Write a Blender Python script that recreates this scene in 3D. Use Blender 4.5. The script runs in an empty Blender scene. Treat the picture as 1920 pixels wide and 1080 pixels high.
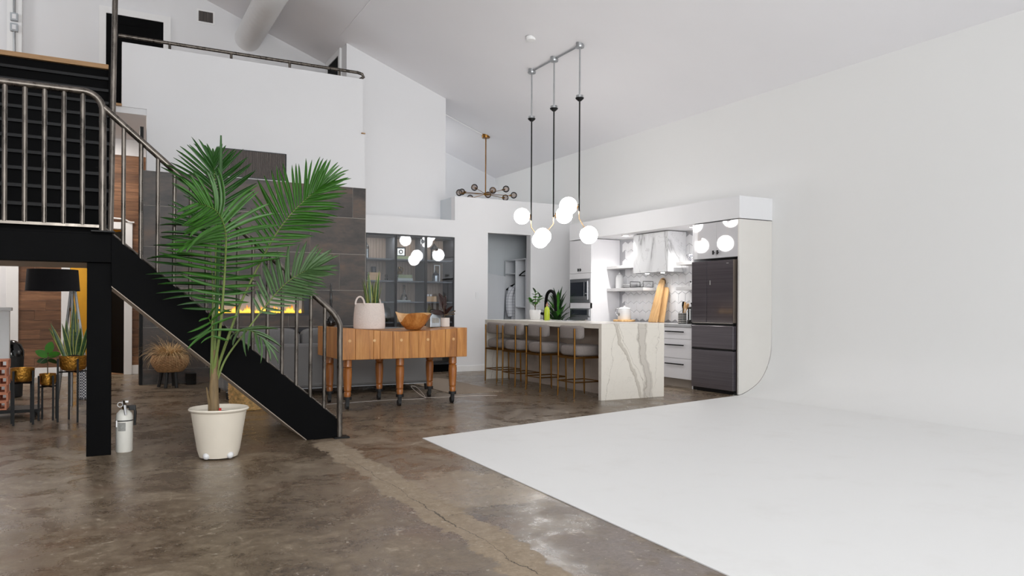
import bpy, math, random
from mathutils import Vector, Matrix
random.seed(7)
sc = bpy.context.scene
col = sc.collection
PI = math.pi

# ------------------------------------------------------------------ camera
CAM_H = 1.13
cam = bpy.data.cameras.new('camera')
cam.sensor_width = 36.0
cam.lens = 26.383
cam.shift_y = 0.018625
cam.clip_end = 200
co = bpy.data.objects.new('camera', cam)
col.objects.link(co)
YAW, ROLL = math.radians(28.9017), math.radians(0.2676)
F = Vector((math.sin(YAW), math.cos(YAW), 0))
R0 = Vector((math.cos(YAW), -math.sin(YAW), 0))
U0 = Vector((0, 0, 1))
R2 = math.cos(ROLL) * R0 + math.sin(ROLL) * U0
U2 = -math.sin(ROLL) * R0 + math.cos(ROLL) * U0
mw = Matrix((R2, U2, -F)).transposed().to_4x4()
mw.translation = Vector((0, 0, CAM_H))
co.matrix_world = mw
sc.camera = co

# ------------------------------------------------------------------ world, lights, exposure
w = bpy.data.worlds.new('world')
sc.world = w
w.use_nodes = True
bg = w.node_tree.nodes['Background']
bg.inputs[0].default_value = (0.955, 0.985, 1.0, 1)
bg.inputs[1].default_value = 2.35

def area(name, loc, target, sx, sy, power, color=(1, 1, 1)):
    l = bpy.data.lights.new(name, 'AREA')
    l.shape = 'RECTANGLE'; l.size = sx; l.size_y = sy; l.energy = power; l.color = color
    o = bpy.data.objects.new(name, l)
    col.objects.link(o)
    o.location = loc
    o.rotation_euler = (Vector(target) - Vector(loc)).to_track_quat('-Z', 'Y').to_euler()
    return o
# added unseen fill lights: two aimed at the roof slope, one for the loft
area('bounce_fill', (0.0, -2.0, 2.6), (0.5, 3.0, 6.8), 1.6, 1.6, 245, (0.985, 0.99, 0.975))
area('bounce_fill', (2.6, 0.0, 1.0), (4.5, 7.5, 5.4), 1.6, 1.6, 22, (1.0, 0.985, 0.97)).data.spread = 1.2
area('loft_fill', (-3.0, 11.5, 5.6), (0.5, 13.0, 5.6), 1.0, 1.0, 19, (0.95, 0.98, 1.0))
sc.view_settings.view_transform = 'Standard'
sc.view_settings.look = 'None'
sc.view_settings.gamma = 1.0
sc.view_settings.use_curve_mapping = False
sc.view_settings.exposure = 0.05
sc.cycles.use_denoising = True
sc.cycles.max_bounces = 10
sc.cycles.diffuse_bounces = 5
sc.cycles.sample_clamp_indirect = 4.0

# ------------------------------------------------------------------ materials
def c(r, g, b):
    def f(x):
        x /= 255.0
        return x / 12.92 if x <= 0.04045 else ((x + 0.055) / 1.055) ** 2.4
    return (f(r), f(g), f(b), 1.0)

def nd(nt, typ, ins=None, **at):
    n = nt.nodes.new(typ)
    for k, v in at.items():
        setattr(n, k, v)
    for k, v in (ins or {}).items():
        s = n.inputs[k]
        if isinstance(v, bpy.types.NodeSocket):
            nt.links.new(v, s)
        else:
            s.default_value = v
    return n

def newmat(name):
    m = bpy.data.materials.new(name)
    m.use_nodes = True
    nt = m.node_tree
    return m, nt, nt.nodes['Principled BSDF']

def ma(nt, op, a, b=0.0, cc=None, clamp=False):
    n = nt.nodes.new('ShaderNodeMath'); n.operation = op; n.use_clamp = clamp
    for i, v in enumerate((a, b) if cc is None else (a, b, cc)):
        if isinstance(v, bpy.types.NodeSocket): nt.links.new(v, n.inputs[i])
        else: n.inputs[i].default_value = v
    return n.outputs[0]

def mixc(nt, fac, a, b, blend='MIX'):
    n = nt.nodes.new('ShaderNodeMix'); n.data_type = 'RGBA'; n.blend_type = blend
    for i, v in ((0, fac), (6, a), (7, b)):
        if isinstance(v, bpy.types.NodeSocket): nt.links.new(v, n.inputs[i])
        else: n.inputs[i].default_value = v
    return n.outputs[2]

def ramp(nt, fac, stops, interp='LINEAR'):
    n = nt.nodes.new('ShaderNodeValToRGB'); n.color_ramp.interpolation = interp
    e = n.color_ramp.elements
    while len(e) < len(stops): e.new(0.5)
    for i, (p, cl) in enumerate(stops):
        e[i].position = p; e[i].color = cl
    nt.links.new(fac, n.inputs[0])
    return n.outputs[0]

def sstep(nt, v, lo, hi, a=0.0, b=1.0):
    n = nd(nt, 'ShaderNodeMapRange', {0: v, 1: lo, 2: hi, 3: a, 4: b}, interpolation_type='SMOOTHSTEP')
    return n.outputs[0]

def noise(nt, vec, scale, detail=4, rough=0.55, dist=0.0):
    n = nd(nt, 'ShaderNodeTexNoise', {'Scale': scale, 'Detail': detail, 'Roughness': rough, 'Distortion': dist})
    if vec is not None: nt.links.new(vec, n.inputs['Vector'])
    return n.outputs[0]

def coords(nt, scale=(1, 1, 1), rot=(0, 0, 0), kind='Object', loc=(0, 0, 0)):
    t = nt.nodes.new('ShaderNodeTexCoord')
    mp = nd(nt, 'ShaderNodeMapping', {'Vector': t.outputs[kind], 'Scale': scale, 'Rotation': rot, 'Location': loc})
    return mp.outputs[0]

def bump(nt, p, h, strength=0.2, dist=0.01):
    b = nd(nt, 'ShaderNodeBump', {'Height': h, 'Strength': strength, 'Distance': dist})
    nt.links.new(b.outputs[0], p.inputs['Normal'])

def M(name, base, rough=0.5, metal=0.0, var=0.06, scale=6.0, stretch=(1, 1, 1), bmp=0.0, coat=0.0, ior=None, spec=None, rv=0.0):
    """plain procedural material: colour with soft noise variation"""
    m, nt, p = newmat(name)
    v = coords(nt, stretch)
    n = noise(nt, v, scale, 5)
    lo = tuple(x * (1 - var) for x in base[:3]) + (1,)
    hi = tuple(min(1, x * (1 + var)) for x in base[:3]) + (1,)
    cl = ramp(nt, n, [(0.3, lo), (0.7, hi)])
    nt.links.new(cl, p.inputs['Base Color'])
    p.inputs['Roughness'].default_value = rough
    if rv:
        nt.links.new(sstep(nt, n, 0.3, 0.7, rough - rv, rough + rv), p.inputs['Roughness'])
    p.inputs['Metallic'].default_value = metal
    if coat:
        p.inputs['Coat Weight'].default_value = coat
        p.inputs['Coat Roughness'].default_value = 0.04
    if ior: p.inputs['IOR'].default_value = ior
    if spec is not None: p.inputs['Specular IOR Level'].default_value = spec
    if bmp: bump(nt, p, n, bmp, 0.01)
    return m

def woodmat(name, dark, mid, light, rough=0.45, axis='x', scale=1.0, fine=60, per_obj=0.15, coat=0.0):
    m, nt, p = newmat(name)
    st = {'x': (0.6, 7, 7), 'y': (7, 0.6, 7), 'z': (7, 7, 0.6)}[axis]
    t = nt.nodes.new('ShaderNodeTexCoord')
    oi = nt.nodes.new('ShaderNodeObjectInfo')
    off = nd(nt, 'ShaderNodeVectorMath', {0: t.outputs['Object'], 1: (0, 0, 0)}, operation='ADD')
    sc_ = nd(nt, 'ShaderNodeVectorMath', {0: (13.0, 7.0, 5.0), 'Scale': oi.outputs['Random']}, operation='SCALE')
    nt.links.new(sc_.outputs[0], off.inputs[1])
    v = nd(nt, 'ShaderNodeMapping', {'Vector': off.outputs[0], 'Scale': tuple(s * scale for s in st)}).outputs[0]
    n1 = noise(nt, v, 1.6, 6, 0.6, 1.2)
    n2 = noise(nt, v, 9.0, 5, 0.7, 0.4)
    f = ma(nt, 'ADD', ma(nt, 'MULTIPLY', n1, 0.65), ma(nt, 'MULTIPLY', n2, 0.35))
    cl = ramp(nt, f, [(0.33, dark), (0.5, mid), (0.66, light)])
    r = ma(nt, 'ADD', ma(nt, 'MULTIPLY', oi.outputs['Random'], 2 * per_obj), 1 - per_obj)
    cl = mixc(nt, 1.0, cl, nd(nt, 'ShaderNodeCombineColor', {0: r, 1: r, 2: r}).outputs[0], 'MULTIPLY')
    nt.links.new(cl, p.inputs['Base Color'])
    p.inputs['Roughness'].default_value = rough
    if coat: p.inputs['Coat Weight'].default_value = coat
    bump(nt, p, n2, 0.08, 0.004)
    return m

MAT = {}
MAT['wall'] = M('wall_paint', c(227, 227, 229), 0.65, var=0.012, scale=1.2)
MAT['ceil'] = M('ceiling_paint', c(238, 237, 240), 0.7, var=0.012, scale=0.8)
MAT['trim'] = M('trim_paint', c(236, 236, 236), 0.4, var=0.01)
MAT['beige'] = M('beige_paint', c(196, 182, 166), 0.7, var=0.03)
MAT['yellow'] = M('ochre_paint', c(214, 164, 48), 0.7, var=0.05)
MAT['black'] = M('black_painted_wood', c(10, 10, 11), 0.6, var=0.15, scale=4, bmp=0.03, spec=0.05)
MAT['blacktread'] = M('black_tread_paint', c(17, 17, 19), 0.5, var=0.15, scale=4, spec=0.25)
MAT['blackmet'] = M('black_metal', c(15, 15, 16), 0.5, var=0.1, spec=0.25)
MAT['blackgloss'] = M('black_gloss_ceramic', c(14, 14, 15), 0.12, var=0.1)
MAT['rubber'] = M('black_rubber', c(20, 20, 21), 0.55, var=0.1)
MAT['shade'] = M('black_lampshade_cloth', c(15, 15, 20), 0.85, var=0.1, scale=60)
MAT['raw'] = M('raw_steel_pipe', c(104, 98, 92), 0.33, metal=0.9, var=0.55, scale=11, stretch=(2, 2, 0.7), rv=0.1)
MAT['conduit'] = M('galvanised_conduit', c(170, 172, 174), 0.35, metal=0.9, var=0.1)
MAT['steel'] = M('stainless_steel', c(190, 190, 192), 0.25, metal=1.0, var=0.08, stretch=(1, 1, 14))
MAT['brass'] = M('antique_brass', c(140, 100, 48), 0.35, metal=0.9, var=0.15)
MAT['brasslight'] = M('polished_brass_stem', c(214, 180, 140), 0.25, metal=0.9, var=0.05)
MAT['cab'] = M('cabinet_white', c(226, 225, 228), 0.22, var=0.008, coat=0.5)
MAT['cabgloss'] = M('cabinet_high_gloss', c(214, 213, 216), 0.04, var=0.006, coat=1.0, ior=1.9)
MAT['panel'] = M('end_panel_offwhite', c(219, 216, 211), 0.35, var=0.01)
MAT['islandback'] = M('island_back_panel', c(176, 164, 154), 0.4, var=0.12, scale=3, stretch=(4, 0.6, 4))
MAT['toe'] = M('toe_kick', c(150, 140, 130), 0.5, var=0.05)
MAT['counter'] = M('grey_worktop', c(168, 168, 170), 0.25, var=0.05, scale=20)
MAT['shelfm'] = M('grey_wood_shelf', c(196, 195, 196), 0.45, var=0.1, scale=6, stretch=(6, 0.8, 6))
MAT['fabric'] = M('grey_boucle_fabric', c(138, 130, 126), 0.95, var=0.16, scale=140, bmp=0.5)
MAT['sofa'] = M('grey_sofa_weave', c(122, 121, 121), 0.95, var=0.14, scale=200, bmp=0.4)
MAT['potwhite'] = M('plastic_cream_pot', c(226, 217, 202), 0.42, var=0.025, scale=5)
MAT['ceramic'] = M('white_ceramic', c(224, 224, 225), 0.2, var=0.01)
MAT['matteceramic'] = M('warm_white_planter', c(222, 213, 206), 0.6, var=0.03)
MAT['soil'] = M('potting_soil', c(42, 32, 25), 0.95, var=0.4, scale=40, bmp=0.8)
MAT['extw'] = M('extinguisher_white', c(226, 224, 216), 0.35, var=0.03)
MAT['chrome'] = M('chrome', c(205, 205, 205), 0.12, metal=1.0, var=0.04)
MAT['label'] = M('grey_print', c(150, 150, 146), 0.6, var=0.2, scale=90)
MAT['red'] = M('red_plastic_tag', c(190, 40, 30), 0.5, var=0.05)
MAT['palmleaf'] = M('palm_leaflet', c(40, 80, 28), 0.45, var=0.4, scale=3.5)
MAT['palmleaf2'] = M('palm_leaflet_bright', c(52, 100, 26), 0.45, var=0.4, scale=3.5)
MAT['palmleaf3'] = M('palm_leaflet_dusty', c(74, 104, 60), 0.5, var=0.25, scale=3.5)
MAT['palmstem'] = M('palm_petiole', c(112, 128, 66), 0.5, var=0.25, scale=5)
MAT['palmtrunk'] = M('palm_sheath', c(120, 100, 70), 0.7, var=0.4, scale=9, stretch=(3, 3, 0.5), bmp=0.3)
MAT['snake'] = M('snake_leaf', c(52, 84, 44), 0.4, var=0.45, scale=22, stretch=(0.6, 0.6, 2.2))
MAT['snakeedge'] = M('snake_leaf_edge', c(176, 178, 92), 0.45, var=0.15)
MAT['leafdark'] = M('dark_glossy_leaf', c(34, 66, 30), 0.35, var=0.3, scale=8)
MAT['leafgreen'] = M('fresh_green_leaf', c(70, 132, 44), 0.4, var=0.3, scale=8)
MAT['leafburg'] = M('burgundy_leaf', c(48, 30, 28), 0.25, var=0.3, scale=8)
MAT['twig'] = M('twig_bark', c(92, 74, 52), 0.8, var=0.2)
MAT['drygrass'] = M('dry_grass_blade', c(214, 182, 134), 0.85, var=0.3, scale=20)
MAT['wicker'] = M('wicker_cane', c(170, 130, 90), 0.75, var=0.35, scale=30, bmp=0.3)
MAT['seagrass'] = M('seagrass_braid', c(220, 178, 116), 0.8, var=0.4, scale=26, bmp=0.4)
MAT['rope'] = M('cotton_rope', c(222, 208, 200), 0.9, var=0.06, scale=60, bmp=0.3)
MAT['terracotta'] = M('terracotta_brick', c(206, 136, 106), 0.85, var=0.15, scale=12)
MAT['legblack'] = M('ebonised_wood', c(28, 27, 27), 0.5, var=0.1)
MAT['greenglassy'] = M('yellow_green_plastic', c(164, 182, 44), 0.25, var=0.04)
MAT['tin'] = M('galvanised_tin', c(168, 174, 180), 0.28, metal=0.75, var=0.2, scale=7)
MAT['book_tan'] = M('tan_book_cover', c(206, 170, 132), 0.7, var=0.05)
MAT['book_green'] = M('sage_book_cover', c(142, 152, 118), 0.7, var=0.05)
MAT['book_grey'] = M('pale_grey_book', c(176, 184, 182), 0.7, var=0.05)
MAT['paper'] = M('book_pages', c(226, 218, 202), 0.8, var=0.05, scale=60, stretch=(1, 1, 10))
MAT['agedbrass'] = M('aged_brass_jug', c(140, 112, 66), 0.3, metal=0.85, var=0.2)
MAT['terravase'] = M('blush_clay', c(168, 122, 98), 0.6, var=0.1)
MAT['darkframe'] = M('cabinet_dark_frame', c(44, 46, 50), 0.4, var=0.08)
MAT['cabshelf'] = M('smoked_shelf', c(92, 96, 102), 0.35, var=0.08)
MAT['cabback'] = M('ribbed_oak_back', c(146, 128, 114), 0.6, var=0.14, scale=8, stretch=(7, 7, 0.5))
MAT['sockets'] = M('white_switch_plate', c(225, 226, 228), 0.4, var=0.01)
MAT['greybox'] = M('grey_painted_box', c(172, 178, 184), 0.5, var=0.05)
MAT['closetw'] = M('closet_laminate', c(214, 217, 222), 0.45, var=0.015)
MAT['closetwall'] = M('closet_grey_wall', c(206, 212, 217), 0.7, var=0.015)
MAT['rattan'] = M('light_woven_box', c(190, 158, 118), 0.8, var=0.3, scale=40)
MAT['oakfloor'] = M('stair_nosing_oak', c(168, 128, 84), 0.5, var=0.15, scale=10, stretch=(0.5, 5, 5))
MAT['grille'] = M('grille_walnut', c(96, 86, 80), 0.55, var=0.25, scale=6, stretch=(8, 8, 0.4))
MAT['hearth'] = M('hearth_steel', c(52, 52, 56), 0.3, metal=0.4, var=0.1)
MAT['firebox'] = M('firebox_pale_panel', c(196, 190, 186), 0.35, var=0.05)
MAT['planks'] = woodmat('walnut_plank', c(72, 48, 34), c(112, 78, 54), c(146, 106, 76), 0.55, 'x', 1.0, per_obj=0.28)
MAT['butcher'] = woodmat('butcher_maple', c(142, 86, 34), c(186, 122, 54), c(208, 150, 80), 0.4, 'z', 1.0, per_obj=0.06, coat=0.15)
MAT['butchertop'] = woodmat('butcher_top_worn', c(120, 70, 32), c(160, 100, 46), c(190, 132, 70), 0.22, 'x', 1.0, per_obj=0.05, coat=0.3)
MAT['turned'] = woodmat('turned_leg_wood', c(110, 62, 24), c(158, 94, 40), c(180, 116, 56), 0.35, 'z', 1.0, per_obj=0.06, coat=0.2)
MAT['bowlwood'] = woodmat('carved_teak', c(120, 70, 28), c(176, 112, 52), c(206, 148, 84), 0.4, 'z', 0.8, per_obj=0.0)
MAT['bowlin'] = woodmat('carved_teak_inside', c(190, 140, 86), c(214, 168, 112), c(226, 186, 134), 0.5, 'x', 0.8, per_obj=0.0)
MAT['board'] = woodmat('olive_board', c(150, 104, 58), c(206, 164, 112), c(226, 190, 140), 0.5, 'z', 1.0, per_obj=0.08)
MAT['roomfloor'] = woodmat('oak_boards', c(96, 66, 44), c(134, 98, 68), c(160, 124, 90), 0.45, 'y', 1.0, per_obj=0.1)

def mat_cyc():
    m, nt, p = newmat('cyclorama_paint')
    g = nt.nodes.new('ShaderNodeNewGeometry')
    n = noise(nt, g.outputs['Position'], 2.2, 8, 0.65)
    z = nd(nt, 'ShaderNodeSeparateXYZ', {0: g.outputs['Position']}).outputs[2]
    scuff = ma(nt, 'MULTIPLY', sstep(nt, n, 0.5, 0.75), sstep(nt, z, 0.02, 0.1, 0.22, 0.0))
    cl = mixc(nt, scuff, c(232, 232, 231), c(214, 212, 208))
    nt.links.new(cl, p.inputs['Base Color'])
    p.inputs['Roughness'].default_value = 0.6
    return m
MAT['cyc'] = mat_cyc()

def mat_concrete():
    m, nt, p = newmat('stained_concrete')
    g = nt.nodes.new('ShaderNodeNewGeometry')
    P = g.outputs['Position']
    s = nd(nt, 'ShaderNodeSeparateXYZ', {0: P}).outputs
    n1 = noise(nt, P, 0.5, 6, 0.6, 0.4)
    n2 = noise(nt, P, 2.4, 12, 0.74, 0.6)
    n4 = noise(nt, P, 11.0, 10, 0.8)
    n3 = noise(nt, P, 38.0, 10, 0.85)
    f = ma(nt, 'ADD', ma(nt, 'ADD', ma(nt, 'MULTIPLY', n1, 0.2), ma(nt, 'MULTIPLY', n2, 0.42)), ma(nt, 'MULTIPLY', n4, 0.38))
    cl = ramp(nt, f, [(0.40, c(72, 59, 48)), (0.47, c(104, 89, 73)), (0.53, c(122, 107, 89)), (0.61, c(156, 141, 122))])
    # reddish and grey-violet worn areas
    rd = sstep(nt, noise(nt, P, 0.9, 6, 0.6), 0.52, 0.66)
    cl = mixc(nt, ma(nt, 'MULTIPLY', rd, 0.35), cl, c(112, 84, 68))
    gm = ma(nt, 'MULTIPLY', sstep(nt, noise(nt, P, 1.6, 9, 0.75), 0.47, 0.58), ma(nt, 'MULTIPLY', sstep(nt, s[0], 1.75, 2.1), sstep(nt, s[1], 3.9, 3.3)))
    cl = mixc(nt, ma(nt, 'MULTIPLY', gm, 0.6), cl, c(148, 140, 138))
    # trowelled patch along the control joint
    nb = noise(nt, P, 1.7, 8, 0.75)
    nb2 = noise(nt, P, 8.0, 8, 0.8)
    xo = ma(nt, 'ADD', s[0], ma(nt, 'ADD', ma(nt, 'MULTIPLY', ma(nt, 'SUBTRACT', nb, 0.5), 0.36), ma(nt, 'MULTIPLY', ma(nt, 'SUBTRACT', nb2, 0.5), 0.2)))
    d = ma(nt, 'ABSOLUTE', ma(nt, 'SUBTRACT', xo, 1.66))
    band = ma(nt, 'MULTIPLY', sstep(nt, d, 0.105, 0.125, 1.0, 0.0), sstep(nt, s[1], 6.15, 6.4, 1.0, 0.0))
    patch = ramp(nt, n4, [(0.35, c(138, 121, 100)), (0.65, c(166, 149, 127))])
    cl = mixc(nt, ma(nt, 'MULTIPLY', band, 0.85), cl, patch)
    # second patch spreading toward the white floor
    dx = ma(nt, 'DIVIDE', ma(nt, 'SUBTRACT', s[0], 2.05), 0.42)
    dy = ma(nt, 'DIVIDE', ma(nt, 'SUBTRACT', s[1], 4.25), 0.55)
    rr = ma(nt, 'ADD', ma(nt, 'ADD', ma(nt, 'MULTIPLY', dx, dx), ma(nt, 'MULTIPLY', dy, dy)), ma(nt, 'MULTIPLY', ma(nt, 'SUBTRACT', nb, 0.5), 3.8))
    cl = mixc(nt, ma(nt, 'MULTIPLY', sstep(nt, rr, 0.75, 0.95, 1.0, 0.0), 0.65), cl, patch)
    # pale scuffs and paint flecks
    sc1 = sstep(nt, ma(nt, 'ABSOLUTE', ma(nt, 'SUBTRACT', noise(nt, P, 0.8, 3, 0.5), 0.5)), 0.0, 0.006, 1.0, 0.0)
    sc1 = ma(nt, 'MULTIPLY', sc1, sstep(nt, n4, 0.5, 0.6))
    cl = mixc(nt, ma(nt, 'MULTIPLY', sc1, 0.7), cl, c(182, 168, 150))
    fl = sstep(nt, noise(nt, P, 26.0, 4, 0.6), 0.64, 0.68)
    cl = mixc(nt, ma(nt, 'MULTIPLY', fl, 0.55), cl, c(190, 180, 166))
    # cracks
    wob = ma(nt, 'MULTIPLY', ma(nt, 'SUBTRACT', noise(nt, P, 2.6, 7, 0.65), 0.5), 0.16)
    k1 = ma(nt, 'ABSOLUTE', ma(nt, 'SUBTRACT', ma(nt, 'ADD', s[0], wob), 1.63))
    wid = ma(nt, 'ADD', 0.0015, ma(nt, 'MULTIPLY', sstep(nt, noise(nt, P, 1.1, 3), 0.5, 0.7), 0.008))
    crack = ma(nt, 'MULTIPLY', ma(nt, 'LESS_THAN', k1, wid), ma(nt, 'LESS_THAN', s[1], 5.6))
    k2 = ma(nt, 'ABSOLUTE', ma(nt, 'SUBTRACT', ma(nt, 'ADD', s[1], wob), 3.72))
    c2 = ma(nt, 'MULTIPLY', ma(nt, 'LESS_THAN', k2, 0.002), ma(nt, 'MULTIPLY', ma(nt, 'GREATER_THAN', s[0], 1.66), ma(nt, 'LESS_THAN', s[0], 2.4)))
    cr = ma(nt, 'MAXIMUM', crack, c2)
    cl = mixc(nt, ma(nt, 'MULTIPLY', cr, 0.8), cl, c(40, 33, 28))
    fine = ma(nt, 'ADD', ma(nt, 'MULTIPLY', n3, 1.5), 0.25)
    cl = mixc(nt, 1.0, cl, nd(nt, 'ShaderNodeCombineColor', {0: fine, 1: fine, 2: fine}).outputs[0], 'MULTIPLY')
    nt.links.new(cl, p.inputs['Base Color'])
    ro = ma(nt, 'ADD', sstep(nt, n2, 0.35, 0.65, 0.20, 0.42), ma(nt, 'ADD', ma(nt, 'MULTIPLY', band, 0.3), ma(nt, 'MULTIPLY', gm, 0.3)))
    nt.links.new(ro, p.inputs['Roughness'])
    bump(nt, p, ma(nt, 'SUBTRACT', ma(nt, 'MULTIPLY', n4, 0.06), cr), 0.15, 0.003)
    return m
MAT['concrete'] = mat_concrete()

def mat_marble(name, seed, warm=True):
    m, nt, p = newmat(name)
    v = coords(nt, (1.0, 1.0, 0.55), (0.35, 0.25, 0.3), loc=(seed, seed * 0.7, 0))
    n = noise(nt, v, 0.8, 7, 0.55, 0.9)
    a = ma(nt, 'ABSOLUTE', ma(nt, 'SUBTRACT', n, 0.5))
    vein = sstep(nt, a, 0.0, 0.010, 1.0, 0.0)
    halo = sstep(nt, a, 0.0, 0.04, 1.0, 0.0)
    n2 = noise(nt, v, 2.6, 7, 0.6, 1.4)
    v2 = ma(nt, 'MULTIPLY', sstep(nt, ma(nt, 'ABSOLUTE', ma(nt, 'SUBTRACT', n2, 0.5)), 0.0, 0.012, 1.0, 0.0), sstep(nt, n, 0.42, 0.6))
    base = c(232, 228, 221) if warm else c(228, 229, 231)
    g = c(186, 178, 168) if warm else c(176, 176, 178)
    cl = mixc(nt, ma(nt, 'MULTIPLY', halo, 0.38), base, g)
    cl = mixc(nt, ma(nt, 'MULTIPLY', vein, 0.6), cl, c(160, 152, 140) if warm else c(140, 140, 142))
    cl = mixc(nt, ma(nt, 'MULTIPLY', v2, 0.45), cl, c(170, 162, 150) if warm else c(150, 150, 152))
    nt.links.new(cl, p.inputs['Base Color'])
    p.inputs['Roughness'].default_value = 0.22
    return m
def mat_island():
    m, nt, p = newmat('calacatta_slab')
    g = nt.nodes.new('ShaderNodeNewGeometry')
    P = g.outputs['Position']
    s = nd(nt, 'ShaderNodeSeparateXYZ', {0: P}).outputs
    dn = ma(nt, 'SUBTRACT', 0.93, s[2])
    w1 = ma(nt, 'MULTIPLY', ma(nt, 'SUBTRACT', noise(nt, P, 2.2, 7, 0.6), 0.5), 0.28)
    w2 = ma(nt, 'MULTIPLY', ma(nt, 'SUBTRACT', noise(nt, P, 9.0, 6, 0.65), 0.5), 0.03)
    x = ma(nt, 'ADD', s[0], ma(nt, 'ADD', w1, w2))
    cl = c(229, 223, 213)
    def vein(x0, k, half, soft, colr, amt, cl):
        d = ma(nt, 'ABSOLUTE', ma(nt, 'SUBTRACT', x, ma(nt, 'ADD', x0, ma(nt, 'MULTIPLY', dn, k))))
        return mixc(nt, ma(nt, 'MULTIPLY', sstep(nt, d, half, half + soft, 1.0, 0.0), amt), cl, colr)
    cl = vein(5.95, .14, .055, .02, c(196, 189, 180), .75, cl)
    cl = vein(5.90, .16, .004, .006, c(158, 149, 136), .55, cl)
    cl = vein(6.00, .12, .002, .004, c(160, 152, 140), .45, cl)
    cl = vein(5.52, .50, .016, .02, c(190, 182, 170), .7, cl)
    cl = vein(5.50, .50, .002, .006, c(158, 148, 132), .55, cl)
    cl = vein(5.56, .56, .001, .004, c(160, 152, 138), .6, cl)
    cl = vein(5.56, -.16, .001, .004, c(164, 156, 144), .6, cl)
    cl = vein(6.22, -.08, .001, .003, c(176, 168, 158), .5, cl)
    n2 = noise(nt, P, 3.0, 6, 0.6, 1.2)
    cl = mixc(nt, ma(nt, 'MULTIPLY', sstep(nt, ma(nt, 'ABSOLUTE', ma(nt, 'SUBTRACT', n2, 0.5)), 0.0, 0.006, 1.0, 0.0), 0.22), cl, c(176, 168, 158))
    nt.links.new(cl, p.inputs['Base Color'])
    p.inputs['Roughness'].default_value = 0.25
    return m
MAT['marble'] = mat_island()
MAT['marble_hood'] = mat_marble('calacatta_hood', 8.4, False)

def mat_tile():
    m, nt, p = newmat('rust_grey_porcelain')
    t = nt.nodes.new('ShaderNodeTexCoord')
    oi = nt.nodes.new('ShaderNodeObjectInfo')
    off = nd(nt, 'ShaderNodeVectorMath', {0: (17.0, 3.0, 11.0), 'Scale': oi.outputs['Random']}, operation='SCALE')
    v = nd(nt, 'ShaderNodeVectorMath', {0: t.outputs['Object'], 1: off.outputs[0]}, operation='ADD').outputs[0]
    v = nd(nt, 'ShaderNodeMapping', {'Vector': v, 'Scale': (0.8, 1, 2.2)}).outputs[0]
    n = noise(nt, v, 1.5, 8, 0.62, 0.4)
    n2 = noise(nt, v, 14.0, 5, 0.6)
    f = ma(nt, 'ADD', ma(nt, 'MULTIPLY', n, 0.8), ma(nt, 'MULTIPLY', n2, 0.2))
    cl = ramp(nt, f, [(0.38, c(56, 52, 51)), (0.48, c(76, 69, 65)), (0.56, c(90, 78, 70)), (0.64, c(106, 85, 71))])
    nt.links.new(cl, p.inputs['Base Color'])
    p.inputs['Roughness'].default_value = 0.42
    bump(nt, p, n2, 0.05, 0.003)
    return m
MAT['tile'] = mat_tile()
MAT['grout'] = M('pale_grout', c(196, 188, 180), 0.8, var=0.03)
MAT['chev'] = M('white_chevron_tile', c(232, 232, 234), 0.22, var=0.02)
MAT['chevgrout'] = M('light_grout', c(168, 168, 172), 0.8, var=0.03)

def mat_fridge():
    m, nt, p = newmat('fridge_dark_glass')
    v = coords(nt, (1, 0.4, 60))
    n = noise(nt, v, 2.0, 4)
    cl = ramp(nt, n, [(0.3, c(80, 75, 80)), (0.7, c(96, 90, 95))])
    nt.links.new(cl, p.inputs['Base Color'])
    p.inputs['Roughness'].default_value = 0.16
    p.inputs['Metallic'].default_value = 0.35
    p.inputs['Coat Weight'].default_value = 0.6
    p.inputs['Coat Roughness'].default_value = 0.05
    return m
MAT['fridge'] = mat_fridge()
MAT['fridgeside'] = M('fridge_bronze_side', c(116, 106, 98), 0.35, metal=0.6, var=0.06)

def mat_emit(name, col_, st):
    m, nt, p = newmat(name)
    n = noise(nt, coords(nt), 3.0, 2)
    cl = ramp(nt, n, [(0.3, tuple(x * 0.985 for x in col_[:3]) + (1,)), (0.7, col_)])
    nt.links.new(cl, p.inputs['Emission Color'])
    p.inputs['Emission Strength'].default_value = st
    p.inputs['Base Color'].default_value = (0.9, 0.9, 0.9, 1)
    p.inputs['Roughness'].default_value = 0.25
    return m
MAT['globe'] = mat_emit('opal_glass_globe', (1.0, 0.975, 0.945, 1), 13.0)
MAT['downlight'] = mat_emit('downlight_lens', (1.0, 0.98, 0.95, 1), 14.0)

def mat_flame():
    m, nt, p = newmat('gas_flame')
    t = coords(nt, (1, 1, 1))
    z = nd(nt, 'ShaderNodeSeparateXYZ', {0: nd(nt, 'ShaderNodeTexCoord').outputs['Generated']}).outputs[2]
    n = noise(nt, t, 30.0, 3)
    f = ma(nt, 'ADD', z, ma(nt, 'MULTIPLY', ma(nt, 'SUBTRACT', n, 0.5), 0.4))
    cl = ramp(nt, f, [(0.0, c(255, 190, 60)), (0.35, c(255, 205, 90)), (0.7, c(250, 140, 20)), (1.0, c(200, 80, 5))])
    nt.links.new(cl, p.inputs['Emission Color'])
    p.inputs['Emission Strength'].default_value = 1.6
    p.inputs['Base Color'].default_value = (0.02, 0.01, 0.0, 1)
    return m
MAT['flame'] = mat_flame()

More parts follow.
